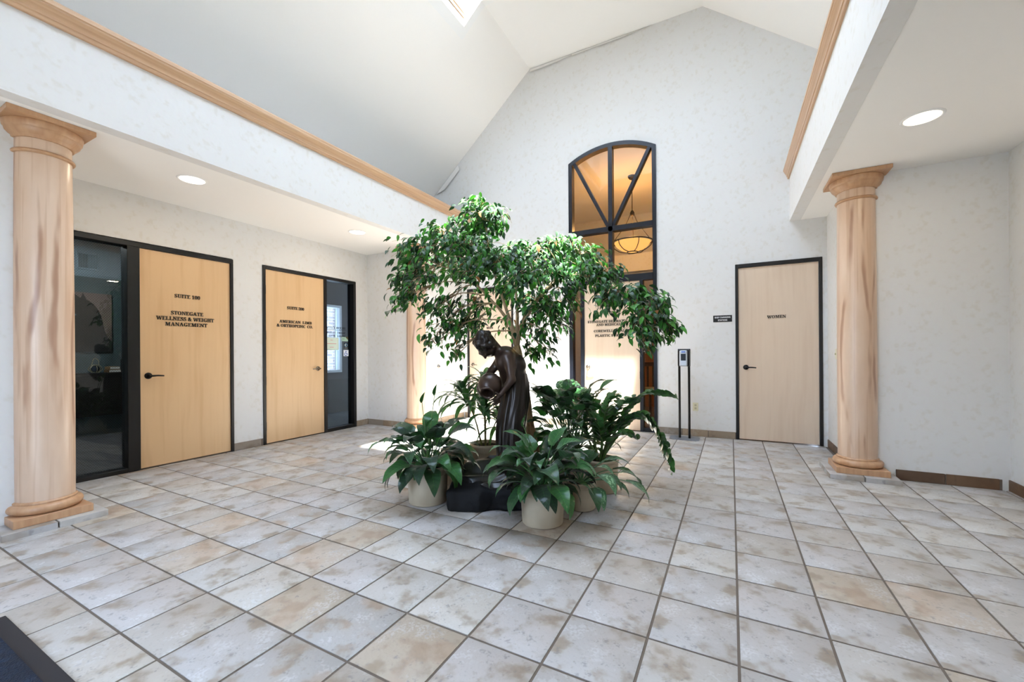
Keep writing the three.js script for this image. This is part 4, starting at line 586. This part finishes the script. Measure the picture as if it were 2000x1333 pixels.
const varMats = [leafMat('mottled_leaf', leafTex([44, 92, 48], [96, 140, 88], [36, 80, 38], 8, [150, 184, 142])), leafMat('grey_green_leaf', leafTex([40, 84, 44], [120, 156, 112], [34, 74, 36], 8, [92, 134, 84]))];
const strapMats = [leafMat('strap_leaf', leafTex([38, 84, 34], [70, 118, 52], [52, 98, 34], 3)), leafMat('strap_leaf_bright', leafTex([66, 116, 40], [98, 146, 60], [80, 124, 40], 3))];
const glossMats = [leafMat('leaflet', leafTex([30, 78, 30], [60, 110, 46], [40, 92, 34], 5), { clearcoat: 0.8, clearcoatRoughness: 0.15 }), leafMat('leaflet_bright', leafTex([46, 104, 36], [80, 136, 54], [60, 116, 38], 5), { clearcoat: 0.8, clearcoatRoughness: 0.15 })];
M.stem = new THREE.MeshPhysicalMaterial({ name: 'green_stem', color: new THREE.Color(0x4f6f3a), roughness: 0.5 });
M.soil = new THREE.MeshStandardMaterial({ name: 'potting_soil', color: new THREE.Color(0x2c221a), roughness: 1, bumpMap: sized(paperBump, 0.08), bumpScale: 0.01 });
const potTex = tex(256, 256, (u, v) => mixc([190, 177, 154], [154, 138, 114], sat(1.4 * fbm(u, v, 5, 9, 5, 1) - 0.35)));
M.pot = new THREE.MeshPhysicalMaterial({ name: 'cream_stoneware', map: potTex, roughness: 0.5, clearcoat: 0.15, clearcoatRoughness: 0.4, bumpMap: sized(paperBump, 0.3), bumpScale: 0.0008 });
function potted(name, label, x, z, r, h) {
  const p = thing(name, label, 'potted plant', [x, 0, z], 0);
  part('pot', lathe([[0, 0.001], [r * 0.88, 0.001], [r * 0.92, 0.008], [r * 0.955, h * 0.45], [r * 0.975, h * 0.76], [r * 0.99, h * 0.77], [r * 0.99, h * 0.79], [r * 0.975, h * 0.8], [r * 0.985, h * 0.9], [r * 1.0, h * 0.915], [r * 1.02, h * 0.95], [r * 1.0, h * 0.99], [r * 0.95, h], [r * 0.9, h * 0.985], [r * 0.88, h * 0.9]], 40), M.pot, p);
  part('soil', lathe([[0, h * 0.93], [r * 0.5, h * 0.925], [r * 0.9, h * 0.9]], 24), M.soil, p);
  return p;
}
const spread = (p, list, n, seed, fn) => { const r = rng(seed); for (let k = 0; k < n; k++) { const i = Math.floor(r() * list.length), o = fn(k, r, list[i]); if (o) p.add(o); } };
function leafMesh(g, m) { const o = shade(new THREE.Mesh(g, m)); o.name = 'leaf'; return o; }
// peace lilies
const lilySet = [[0.26, 0.21, 0.115, 0.12], [0.24, 0.22, 0.12, 0.3], [0.22, 0.23, 0.125, 0.5], [0.2, 0.24, 0.125, 0.75], [0.17, 0.24, 0.12, 1.0], [0.12, 0.23, 0.115, 1.2], [0.28, 0.21, 0.11, 0.4], [0.1, 0.21, 0.115, 0.85]].map(([stalk, L, W, lean], k) => leafGeo({ stalk, L, W, lean, bend: 0.8 + 0.12 * (k % 3), droop: 0.75 + 0.2 * (k % 4), fold: 0.22, seg: 7, tip: 1.6, wave: 0.12 }));
function lily(label, x, z, r, h, n, seed, size, flowers) {
  const p = potted('potted_peace_lily', label, x, z, r, h), rr = rng(seed);
  for (let k = 0; k < n; k++) { const t = (k + 0.5) / n, i = Math.min(7, Math.floor(t * 8)), o = leafMesh(lilySet[(i + Math.floor(rr() * 2)) % 8], lilyMats[Math.floor(rr() * 3)]), a = k * 2.39996 + rr() * 0.5, s = size * (0.8 + rr() * 0.45); o.position.set(Math.cos(a) * r * 0.3 * rr(), h * 0.92, -Math.sin(a) * r * 0.3 * rr()); o.rotation.set(0, a, 0); o.rotateX((rr() - 0.5) * 0.7); o.scale.setScalar(s); p.add(o); }
  for (const [dx, dz, ht, tilt] of flowers) { const st = part('flower_stalk', tube(curve([V3(0, h * 0.9, 0), V3(dx * 0.4, h + ht * 0.5, dz * 0.4), V3(dx, h + ht, dz)], 8), 0.003, 5), M.stem, p); const s = part('spathe', leafGeo({ stalk: 0, L: 0.1, W: 0.05, lean: tilt, bend: 0.2, droop: 0.2, fold: 0.4, seg: 5 }), lilyMats[1], st); s.position.set(dx, h + ht - 0.01, dz); }
  return p;
}
lily('peace lily with long drooping leaves in a cream crock, left of the basin', -2.215, -0.17, 0.165, 0.3, 74, 3, 1.02, [[-0.1, -0.05, 0.5, 0.2], [-0.02, -0.12, 0.56, 0.1], [0.08, 0.1, 0.34, 0.6]]);
lily('peace lily with broad glossy leaves in the cream crock before the basin', -1.215, -0.215, 0.158, 0.27, 78, 8, 0.95, [[-0.16, -0.02, 0.4, 0.1], [0.02, 0.06, 0.26, 0.2]]);
// mottled evergreen in the smallest crock
{ const p = potted('potted_evergreen', 'mottled evergreen with drooping leaves in the smallest cream crock', -1.055, -0.6, 0.115, 0.21), set = [0.25, 0.55, 0.9, 1.2].map((lean, k) => leafGeo({ stalk: 0.14 + 0.05 * k, L: 0.2, W: 0.085, lean, bend: 0.9, droop: 0.9, fold: 0.2, seg: 6, wave: 0.1 }));
  spread(p, set, 28, 21, (k, r, g) => { const o = leafMesh(g, r() < 0.6 ? varMats[Math.floor(r() * 2)] : lilyMats[0]); o.position.set(0, 0.19, 0); o.rotation.y = k * 2.4 + r(); o.scale.setScalar(0.85 + r() * 0.4); return o; }); }
// broad-leaved mass behind the statue, right side
{ const p = potted('potted_philodendron', 'tall bushy philodendron behind the statue with pale mottled top leaves', -1.36, -1.19, 0.14, 0.28), set = [[0.42, 0.15], [0.48, 0.3], [0.4, 0.5], [0.32, 0.75], [0.55, 0.22], [0.24, 1.0]].map(([stalk, lean], k) => leafGeo({ stalk, L: 0.18 + 0.02 * (k % 3), W: 0.115 + 0.015 * (k % 2), lean, bend: 0.7, droop: 1.0, fold: 0.2, seg: 6, wave: 0.1, base: 0.5 }));
  spread(p, set, 130, 31, (k, r, g) => { const o = leafMesh(g, r() < 0.25 ? varMats[Math.floor(r() * 2)] : r() < 0.5 ? lilyMats[1] : lilyMats[0]); o.position.set((r() - 0.5) * 0.12, 0.26, (r() - 0.5) * 0.12); o.rotation.y = k * 2.4 + r(); o.rotateX((r() - 0.5) * 0.6); o.scale.setScalar(0.8 + r() * 0.4); return o; }); }
// cane plant with strap leaves, left behind the basin
{ const p = potted('potted_dracaena', 'cane plant with drooping strap leaves in a cream crock behind the basin', -2.14, -0.95, 0.155, 0.33), set = [0.2, 0.5, 0.8, 1.1, 1.4].map((lean, k) => leafGeo({ stalk: 0, L: 0.24 + 0.03 * (k % 3), W: 0.045, lean, bend: 1.2, droop: 1.0, fold: 0.3, seg: 7, base: 0.7 }));
  [[-0.2, 0.1, 0.84, 1.3, 36], [0.06, 0.12, 0.74, 1.15, 32], [0.16, -0.02, 0.64, 1.05, 26], [-0.05, -0.05, 0.95, 1.2, 26]].forEach(([dx, dz, top, s, n], c) => {
    const tipp = V3(dx, top, dz); part('cane', tube(curve([V3(dx * 0.15, 0.28, dz * 0.15), V3(dx * 0.5, 0.3 + (top - 0.3) * 0.5, dz * 0.4), tipp], 8), [0.009, 0.009, 0.008, 0.008, 0.007, 0.007, 0.006, 0.006, 0.006], 6), new THREE.MeshStandardMaterial({ name: 'cane', color: new THREE.Color(0x6d6a3c), roughness: 0.7 }), p);
    spread(p, set, n, 40 + c, (k, r, g) => { const o = leafMesh(g, strapMats[Math.floor(r() * 2)]), q = r(); o.position.set(dx * (1 - q * 0.2), top - q * 0.16, dz * (1 - q * 0.2)); o.rotation.y = k * 2.4 + r() * 0.7; o.scale.setScalar(s * (0.75 + r() * 0.45)); return o; });
  }); }
potted('potted_seedling', 'cream crock holding bare soil and one young leaf beside the cane plant', -2.33, -0.69, 0.125, 0.31).add(leafMesh(leafGeo({ stalk: 0.16, L: 0.16, W: 0.07, lean: 0.9, bend: 0.6, droop: 0.6 }), lilyMats[0]));
scene.children[scene.children.length - 1].children.at(-1).position.set(0, 0.28, 0);
// zamioculcas: thick arching stems with paired leaflets
{ const p = potted('potted_zz_plant', 'plant with arching stems of paired leaflets in the cream crock right of the statue', -1.03, -1.07, 0.148, 0.28), leafl = [0.9, 1.15].map((L) => leafGeo({ stalk: 0, L: 0.082 * L, W: 0.05 * L, lean: 0.9, bend: 0.4, droop: 0.3, fold: 0.2, seg: 4 }));
  const rz = rng(61), P = [-1.03, 0, -1.07], stems = [
    [[0, 0.26, 0], [0.1, 0.42, -0.01], [0.2, 0.57, -0.06], [0.315, 0.646, -0.092], [0.44, 0.545, -0.1], [0.52, 0.382, -0.09], [0.57, 0.219, -0.114]],
    [[0, 0.26, 0.02], [0.08, 0.45, -0.02], [0.2, 0.62, -0.1], [0.34, 0.66, -0.12], [0.46, 0.5, -0.13], [0.5, 0.34, -0.13]],
    [[0, 0.26, -0.02], [0.1, 0.5, -0.08], [0.24, 0.74, -0.16], [0.354, 0.838, -0.17], [0.464, 0.846, -0.23], [0.575, 0.814, -0.286]],
    [[0, 0.26, 0], [0.07, 0.52, -0.05], [0.14, 0.72, -0.12], [0.24, 0.8, -0.2]], [[0, 0.26, 0], [0.02, 0.5, 0], [0.04, 0.72, -0.04], [0.1, 0.84, -0.1]], [[-0.03, 0.26, 0.02], [-0.06, 0.5, 0.02], [-0.12, 0.7, 0.0], [-0.2, 0.8, -0.04]], [[-0.03, 0.26, 0], [-0.12, 0.48, 0.05], [-0.24, 0.66, 0.06], [-0.34, 0.74, 0.04]], [[0.02, 0.26, 0.03], [0.1, 0.44, 0.06], [0.2, 0.52, 0.06], [0.3, 0.5, 0.04]], [[0, 0.26, 0.03], [0.02, 0.45, 0.06], [0.0, 0.62, 0.1], [-0.04, 0.72, 0.14]], [[0.01, 0.26, -0.03], [0.06, 0.5, -0.1], [0.08, 0.68, -0.2], [0.1, 0.78, -0.3]]];
  for (const s of stems) { const c = new THREE.CatmullRomCurve3(s.map(([x, y, z]) => V3(x, y, z))), n = 12, pts = c.getPoints(n), st = part('stem', tube(pts, pts.map((_, k) => 0.011 - 0.0085 * k / n), 7), M.stem, p), m = Math.round(c.getLength() / 0.045);
    for (let k = 2; k <= m; k++) { const t = Math.min(1, 0.22 + 0.78 * k / m), q = c.getPointAt(t), d = c.getTangentAt(t), side = V3(0, 1, 0).cross(d).normalize(); if (side.lengthSq() < 0.1) side.set(0, 0, 1); const up = d.clone().cross(side).normalize();
      for (const sg of k === m ? [1] : [-1, 1]) { const dir = side.clone().multiplyScalar(sg * 0.75).addScaledVector(d, 0.75).addScaledVector(up, 0.35 * (rz() - 0.2)).normalize(), o = leafMesh(leafl[Math.floor(rz() * 2)], glossMats[Math.floor(rz() * 2)]); o.name = 'leaflet'; o.position.copy(q); const nrm = up.clone().addScaledVector(dir, -up.dot(dir)).normalize().applyAxisAngle(dir, sg * (0.35 + rz() * 0.9));
        // the leaflet grows along sin(lean), cos(lean) of its own plane: turn that direction onto dir
        const ex = dir.clone().multiplyScalar(Math.sin(0.95)).addScaledVector(nrm, -Math.cos(0.95)), ey = dir.clone().multiplyScalar(Math.cos(0.95)).addScaledVector(nrm, Math.sin(0.95)), ez = ex.clone().cross(ey); o.quaternion.setFromRotationMatrix(new THREE.Matrix4().makeBasis(ex, ey, ez)); o.scale.setScalar((1.05 + rz() * 0.35) * (t > 0.9 ? 0.8 : 1)); st.add(o); } } } }
// ---------------------------------------------------------------- weeping fig in the middle of the atrium
const clumps = [[-2.095,2.582,-0.827,0.155,0.097,1.0],[-2.006,2.435,-0.817,0.2,0.095,1.4],[-2.188,2.429,-0.834,0.147,0.088,0.8],[-1.897,2.451,-0.819,0.085,0.071,0.5],[-2.434,2.372,-0.704,0.176,0.117,1.5],[-2.6,2.187,-0.616,0.225,0.147,2.2],[-2.765,2.052,-0.585,0.159,0.149,1.6],[-2.818,1.879,-0.557,0.119,0.139,1.2],[-2.741,1.699,-0.541,0.127,0.117,1.1],[-2.518,1.908,-0.603,0.217,0.164,1.8],[-2.324,2.161,-0.649,0.215,0.153,2.0],[-2.134,2.207,-0.75,0.239,0.167,2.4],[-2.073,1.939,-0.612,0.229,0.156,1.8],[-1.84,1.985,-0.623,0.201,0.152,2.0],[-1.728,2.074,-0.795,0.22,0.156,2.2],[-1.587,2.143,-0.983,0.235,0.141,2.0],[-1.414,2.204,-1.188,0.217,0.135,2.0],[-1.249,2.129,-1.219,0.191,0.134,1.8],[-1.541,1.853,-0.668,0.195,0.139,2.0],[-1.367,1.892,-0.873,0.223,0.156,2.4],[-1.135,1.859,-0.94,0.198,0.141,2.2],[-0.993,1.844,-1.071,0.161,0.134,1.8],[-0.878,1.646,-0.963,0.171,0.128,1.8],[-0.737,1.652,-1.094,0.156,0.139,1.8],[-0.607,1.559,-1.106,0.145,0.145,1.8],[-0.539,1.43,-1.142,0.111,0.12,1.3],[-0.671,1.404,-0.959,0.133,0.141,1.6],[-0.628,1.287,-0.982,0.075,0.075,0.6],[-0.483,1.365,-1.172,0.06,0.077,0.5],[-2.366,1.641,-0.684,0.174,0.126,0.9],[-2.485,1.618,-0.62,0.106,0.097,0.6],[-2.466,1.452,-0.687,0.127,0.108,0.7],[-2.519,1.295,-0.659,0.098,0.078,0.5],[-2.33,1.453,-0.815,0.129,0.149,0.8],[-2.367,1.181,-0.796,0.089,0.079,0.4],[-2.198,1.651,-0.886,0.178,0.149,1.0],[-2.276,1.408,-0.957,0.132,0.173,0.7],[-1.908,1.735,-0.926,0.174,0.145,0.9],[-1.589,1.66,-0.869,0.156,0.147,1.3],[-1.487,1.526,-0.979,0.158,0.149,1.2],[-1.329,1.646,-0.893,0.152,0.125,1.2],[-1.591,1.389,-0.981,0.113,0.132,0.8],[-1.562,1.201,-1.053,0.095,0.095,0.5],[-1.655,1.154,-1.003,0.057,0.086,0.3],[-1.424,1.435,-1.069,0.094,0.094,0.5],[-1.984,1.456,-1.112,0.112,0.122,0.5],[-1.937,1.904,-1.25,0.208,0.146,1.0],[-1.652,2.131,-1.514,0.266,0.16,1.4],[-2.312,2.11,-1.165,0.266,0.16,1.2],[-2.594,2.085,-1.015,0.24,0.16,1.0],[-1.292,2.107,-1.592,0.208,0.146,1.0]];   // x, y, z, reach across, reach up, density
{ const tree = thing('weeping_fig_tree', 'tall weeping fig with spreading umbrella of small pointed leaves behind the statue', 'tree', [-1.68, 0, -1.03]), O = [-1.68, 0, -1.03], L = (x, y, z) => V3(x - O[0], y - O[1], z - O[2]), rt = rng(99);
  part('pot', lathe([[0, 0.001], [0.15, 0.001], [0.158, 0.01], [0.165, 0.25], [0.172, 0.26], [0.172, 0.3], [0.155, 0.3], [0.15, 0.27]], 36), M.pot, tree); part('soil', lathe([[0, 0.28], [0.155, 0.27]], 20), M.soil, tree);
  const barkTex = tex(128, 256, (u, v) => mixc([186, 160, 124], [128, 104, 78], sat(0.7 * fbm(u, v, 16, 5, 4, 1) + 0.5 * step(0.6, 0.75, fbm(u, v, 5, 9, 3, 2)))));
  M.bark = new THREE.MeshStandardMaterial({ name: 'fig_bark', map: sized(barkTex, 0.2, 0.5), roughness: 0.85, bumpMap: sized(barkTex, 0.2, 0.5), bumpScale: 0.004 });
  part('trunk', tube(curve([L(-1.665, 0.26, -1.03), L(-1.685, 0.48, -1.0), L(-1.715, 0.82, -0.98), L(-1.753, 1.06, -0.963), L(-1.79, 1.27, -0.94)], 14), [0.05, 0.052, 0.047, 0.044, 0.042, 0.041, 0.04, 0.039, 0.038, 0.037, 0.037, 0.036, 0.036, 0.037, 0.034], 12), M.bark, tree);
  const knot = part('root', tube(curve([L(-1.60, 0.26, -0.96), L(-1.62, 0.4, -0.955), L(-1.665, 0.62, -0.97), L(-1.70, 0.78, -0.975)], 8), [0.03, 0.034, 0.03, 0.028, 0.024, 0.02, 0.018, 0.016, 0.01], 9), M.bark, tree);
  const forks = [[-1.81, 1.34, -0.932], [-1.79, 1.27, -0.94], [-1.8, 1.3, -0.93]], limbs = [
    [[-1.79, 1.26, -0.94], [-1.84, 1.45, -0.93], [-1.93, 1.59, -0.914], [-2.03, 1.7, -0.9], [-2.3, 1.98, -0.8], [-2.5, 2.05, -0.72]],
    [[-1.79, 1.26, -0.94], [-1.81, 1.4, -0.93], [-1.87, 1.6, -0.9], [-1.93, 1.8, -0.88], [-2.02, 2.1, -0.85], [-2.05, 2.45, -0.83]],
    [[-1.785, 1.25, -0.945], [-1.765, 1.45, -0.91], [-1.755, 1.63, -0.893], [-1.763, 1.82, -0.89], [-1.7, 2.05, -0.95]],
    [[-1.785, 1.25, -0.945], [-1.74, 1.4, -0.92], [-1.6, 1.62, -0.9], [-1.4, 1.82, -0.93], [-1.15, 1.88, -1.0], [-0.85, 1.72, -1.02], [-0.65, 1.5, -1.03]],
    [[-1.79, 1.26, -0.94], [-1.78, 1.45, -1.0], [-1.7, 1.7, -1.15], [-1.55, 1.95, -1.35]]];
  const nodes = [];
  for (const l of limbs) { const c = new THREE.CatmullRomCurve3(l.map((q) => L(...q))), pts = c.getPoints(14); part('limb', tube(pts, pts.map((_, k) => 0.021 - 0.014 * k / 14), 8), M.bark, tree); pts.forEach((q, k) => { if (k > 2) nodes.push(q); }); }
  const geos = [[0.6, 0.5], [0.5, 0.9], [0.8, 0.2]].map(([droop, bend]) => leafGeo({ stalk: 0, L: 0.074, W: 0.034, lean: Math.PI / 2 - 0.15, bend, droop, fold: 0.3, seg: 5, tip: 1.9, base: 0.72 }));
  const tones = [0x1f5a16, 0x2f781c, 0x164414, 0x479228, 0x123a1a], mats = tones.map((t) => new THREE.MeshPhysicalMaterial({ name: 'fig_leaf', color: new THREE.Color(t), roughness: 0.9, clearcoat: 0.45, clearcoatRoughness: 0.2, transmission: 0.3, thickness: 0 }));
  mats.push(new THREE.MeshPhysicalMaterial({ name: 'dry_fig_leaf', color: new THREE.Color(0x8a5a26), roughness: 0.9 }));
  const all = [], Y = V3(0, 1, 0);
  for (const [cx, cy, cz, ra, rv, w] of clumps) {
    const c = L(cx, cy, cz), near = nodes.reduce((a, b) => (b.distanceToSquared(c) + (b.y > c.y + 0.25 ? 0.3 : 0) < a.distanceToSquared(c) + (a.y > c.y + 0.25 ? 0.3 : 0) ? b : a)), tw = [];
    const mid = near.clone().lerp(c, 0.55); mid.y += 0.04 + 0.1 * near.distanceTo(c); tw.push(tube(curve([near, mid, c], 7), [0.007, 0.0065, 0.006, 0.005, 0.005, 0.004, 0.004, 0.0035], 5));
    const n = Math.round(w * 92), ends = [];
    for (let k = 0; k < 7 + w * 5; k++) { const a = rt() * 6.283, q = Math.sqrt(rt()), e = V3(c.x + Math.cos(a) * ra * q * 1.35, c.y + (rt() * 1.9 - 0.95) * rv, c.z + Math.sin(a) * ra * q * 1.7), m2 = c.clone().lerp(e, 0.5); m2.y += 0.05; e.y -= 0.03; const cv = new THREE.CatmullRomCurve3([k % 2 ? mid : c, m2, e]); ends.push(cv); tw.push(tube(cv.getPoints(5), [0.003, 0.0026, 0.0022, 0.0018, 0.0015, 0.001], 4, false)); }
    part('branch', merged(tw), M.bark, tree);
    for (let k = 0; k < n; k++) {
      const cv = ends[Math.floor(rt() * ends.length)], t = 0.25 + 0.75 * rt(), p = cv.getPoint(t), g = cv.getTangent(t), out = V3(p.x, 0, p.z).normalize(); p.add(V3((rt() - 0.5) * 0.11, (rt() - 0.5) * 0.1, (rt() - 0.5) * 0.11));
      const yaw = Math.atan2(-(g.z + out.z * 0.4), g.x + out.x * 0.4) + (rt() - 0.5) * 2.6, pitch = -(0.1 + rt() * 1.05), q = new THREE.Quaternion().setFromAxisAngle(Y, yaw).multiply(new THREE.Quaternion().setFromAxisAngle(V3(0, 0, 1), pitch)).multiply(new THREE.Quaternion().setFromAxisAngle(V3(1, 0, 0), (rt() - 0.5) * 1.3));
      all.push({ p, q, s: 0.75 + rt() * 0.55, m: rt() < 0.012 ? 5 : Math.floor(rt() * 5), g: Math.floor(rt() * 3), d: camera.position.distanceTo(V3(p.x + O[0], p.y, p.z + O[2])) });
    }
  }
  all.sort((a, b) => a.d - b.d);
  const front = all.slice(0, 300), rest = all.slice(300);
  for (const l of front) { const o = leafMesh(geos[l.g], mats[l.m]); o.position.copy(l.p); o.quaternion.copy(l.q); o.scale.setScalar(l.s); tree.add(o); }
  const fm = new THREE.MeshPhysicalMaterial({ name: 'fig_foliage', color: 0xffffff, roughness: 0.9, clearcoat: 0.45, clearcoatRoughness: 0.2, transmission: 0.3, thickness: 0 });
  geos.forEach((g, gi) => { const list = rest.filter((l) => l.g === gi), im = new THREE.InstancedMesh(g, fm, list.length); im.name = 'foliage'; im.userData = { kind: 'stuff' }; list.forEach((l, k) => { im.setMatrixAt(k, new THREE.Matrix4().compose(l.p, l.q, V3(l.s, l.s, l.s))); im.setColorAt(k, l.m === 5 ? new THREE.Color(0x8a5a26) : new THREE.Color(tones[l.m])); }); shade(im); tree.add(im); });
}
renderer.render(scene, camera);
